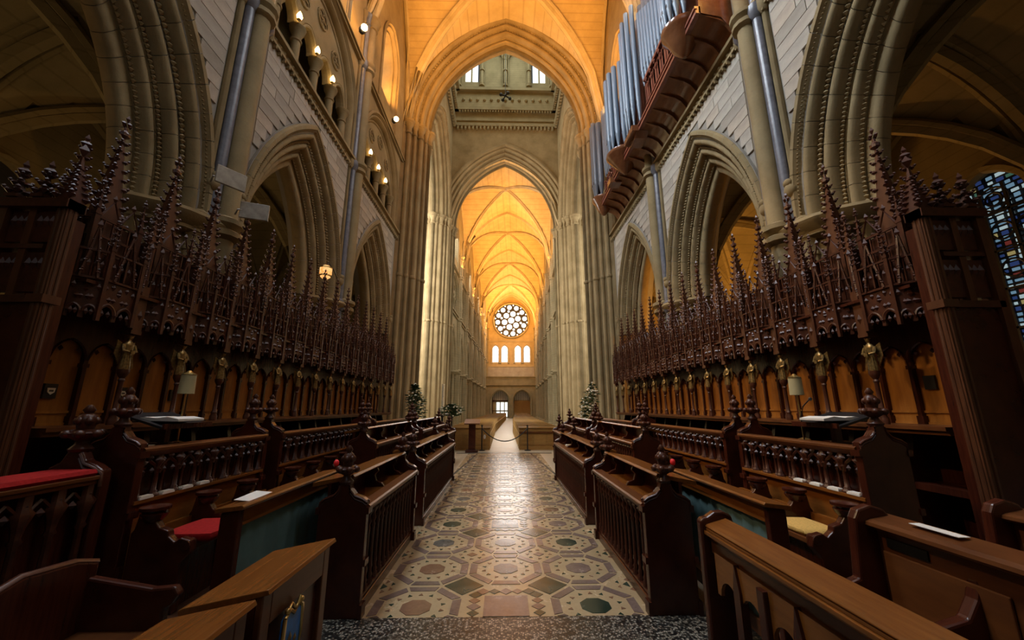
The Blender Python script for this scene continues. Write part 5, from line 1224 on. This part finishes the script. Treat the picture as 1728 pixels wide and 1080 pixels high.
# ------------------------------------------------------------------ crossing and nave furniture
pw = T('nave_pew', 'oak nave pew in the block on the right of the centre aisle', 'pew', (0.62, 16.6, -0.06), 'right block of nave pews')
def nave_pew(t, W_=1.72):
    O('back', MB().box(0.05, W_ - 0.05, 0.40, 0.44, 0.2, 0.86), 'pewwood', t); O('cap', MB().box(0.0, W_, 0.37, 0.47, 0.86, 0.90), 'oak', t)
    O('seat', MB().box(0.05, W_ - 0.05, 0.0, 0.40, 0.40, 0.44), 'oak', t)
    for x in (0.0, W_ - 0.05): O('pew_end', MB().prism([(0.0, 0), (0.48, 0), (0.48, 0.88), (0.38, 0.9), (0.3, 0.62), (0.0, 0.58)], x, x + 0.05, 'x'), 'oak', t)
nave_pew(pw)
NP = 40; PP = 0.98
TENS = {20: 'twent', 30: 'thirt', 40: 'fort'}
def ordn(n):
    if n <= 15: return ORD[n - 1]
    if n < 20: return ['sixteenth', 'seventeenth', 'eighteenth', 'nineteenth'][n - 16]
    return TENS[n // 10 * 10] + ('ieth' if n % 10 == 0 else 'y-' + ORD[n % 10 - 1])
for side in (1, -1):
    for k in range(NP):
        y = 17.1 + PP * k; off = max(0, y - 27.5) * math.tan(-NA)
        c = pw if (side > 0 and k == 0) else copy_tree(pw)
        c.location = ((0.62 if side > 0 else -0.58) + off, y, -0.06); c.scale.x = side
        c['label'] = 'oak nave pew %s of the centre aisle, %s row behind the pew front' % ('left' if side < 0 else 'right', ordn(k + 1))
        c['group'] = 'left block of nave pews' if side < 0 else 'right block of nave pews'
for side, lab in ((1, 'panelled oak front of the right pew block, with rail'), (-1, 'panelled oak front of the left pew block, with a white sign')):
    t = T('pew_front', lab, 'pew front', ((0.62 if side > 0 else -0.58), 16.55, -0.06), scale=(side, 1, 1))
    O('panel', MB().box(0.0, 1.72, 0.0, 0.05, 0, 0.86), 'oak', t); O('cap', MB().box(-0.02, 1.74, -0.04, 0.2, 0.86, 0.90), 'oak', t); O('plinth', MB().box(0, 1.72, -0.03, 0.0, 0, 0.12), 'oak', t)
    for k in range(3): O('raised_panel', MB().box(0.06 + k * 0.56, 0.54 + k * 0.56, -0.02, 0.0, 0.2, 0.62), 'oak', t)
    if side > 0: O('rail', MB().box(0.0, 1.72, -0.05, 0.0, 0.66, 0.72), 'pewwood', t)
    else: O('sign', MB().prism([(0.22 + 0.05 * cos(k * pi / 6), 0.52 + 0.09 * sin(k * pi / 6)) for k in range(12)], -0.03, -0.02, 'y'), 'paper', t)
for s in (-1, 1):
    t = T('rope_post', 'dark barrier post beside the %s pew front' % ('right' if s > 0 else 'left'), 'post', (-0.9 if s < 0 else 0.95, 16.3, -0.06)); O('post', MB().lathe([(0.13, 0), (0.13, 0.02), (0.025, 0.05), (0.022, 0.92), (0.04, 0.95), (0.03, 1.0)], 10), 'iron', t)
o = O('barrier_rope', MB().path([(-0.9 + 1.85 * k / 12, 16.3, 0.80 - 0.5 * (1 - ((k - 6) / 6) ** 2)) for k in range(13)], 0.022, 6).mesh('barrier_rope', 60), 'iron', None); tag(o, 'dark rope hanging across the centre aisle between two posts', 'rope')
t = T('lectern', 'dark wooden lectern with sloping top left of the aisle', 'lectern', (-1.25, 15.7, -0.06)); O('base', MB().box(-0.24, 0.24, -0.2, 0.2, 0, 0.1), 'dark', t, bev=0.01); O('post', MB().box(-0.13, 0.13, -0.1, 0.1, 0.1, 1.05), 'dark', t); O('desk', MB().prism([(-0.22, 1.05), (0.22, 1.2), (0.22, 1.24), (-0.22, 1.09)], -0.3, 0.3, 'x'), 'pewwood', t)
t = T('paschal_candle', 'tall cream candle on a dark stand left of the crossing', 'candle', (-2.55, 16.4, -0.06)); O('stand', MB().lathe([(0.22, 0), (0.2, 0.06), (0.06, 0.12), (0.05, 1.3), (0.12, 1.4)], 12), 'iron', t); O('wax_stick', MB().lathe([(0.06, 1.4), (0.06, 2.65)], 12), 'wax', t)
def flowers(loc, H, Wd, label, seed, nl=170, nf=45, tilt=0.0, stand=0.9, base='iron'):
    t = T('flower_arrangement', label, 'flowers', loc); rd = random.Random(seed)
    O('stand', MB().lathe([(0.16, 0), (0.14, 0.04), (0.03, 0.08), (0.03, stand - 0.15), (0.14, stand)], 10), base, t)
    l, f = MB(), MB()
    for k in range(nl):
        u = rd.random(); a = rd.random() * 2 * pi; r = Wd * (0.25 + 0.75 * abs(sin(2.2 * u + 0.7 + 0.5 * sin(3 * a)))) * (1.0 if u < 0.75 else (1 - u) * 4) * sqrt(rd.random()); z = stand - 0.1 + H * u
        x, y = r * cos(a) + tilt * u, r * sin(a); s = 0.05 + 0.05 * rd.random(); b = rd.random() * 6.3
        l.add([(x, y, z), (x + s * cos(b + 0.5), y + s * sin(b + 0.5), z + s * 0.5), (x + 2.2 * s * cos(b), y + 2.2 * s * sin(b), z + s * (rd.random() - 0.3)), (x + s * cos(b - 0.5), y + s * sin(b - 0.5), z + s * 0.3)], [(0, 1, 2), (0, 2, 3)])
    for k in range(nf):
        u = rd.random(); a = rd.random() * 2 * pi; r = Wd * 1.05 * (0.25 + 0.75 * abs(sin(2.2 * u + 0.7 + 0.5 * sin(3 * a)))) * (1.0 if u < 0.75 else (1 - u) * 4) * (0.6 + 0.45 * rd.random())
        x, y, z = r * cos(a) + tilt * u, r * sin(a) - 0.02, stand - 0.1 + H * u * 1.05
        f.octa((x, y, z), 0.04 + 0.02 * rd.random(), 1, 1, 0.7)
    O('leaves', l, 'leaf', t)['kind'] = 'stuff'; O('blossoms', f, 'petal', t)['kind'] = 'stuff'
flowers((-3.25, 14.75, 0), 1.2, 0.33, 'flower arrangement with white blossoms beside the left crossing pier', 1, 520, 60, -0.1, 1.35)
flowers((3.05, 14.75, 0), 1.35, 0.3, 'flower arrangement with white lilies in a gilt basket beside the right crossing pier', 2, 380, 110, 0.3, 1.25, 'brass')
flowers((-2.05, 15.6, -0.06), 0.45, 0.45, 'low dark bush of greenery on a stand before the tall candle', 4, 360, 40, 0, 1.45)
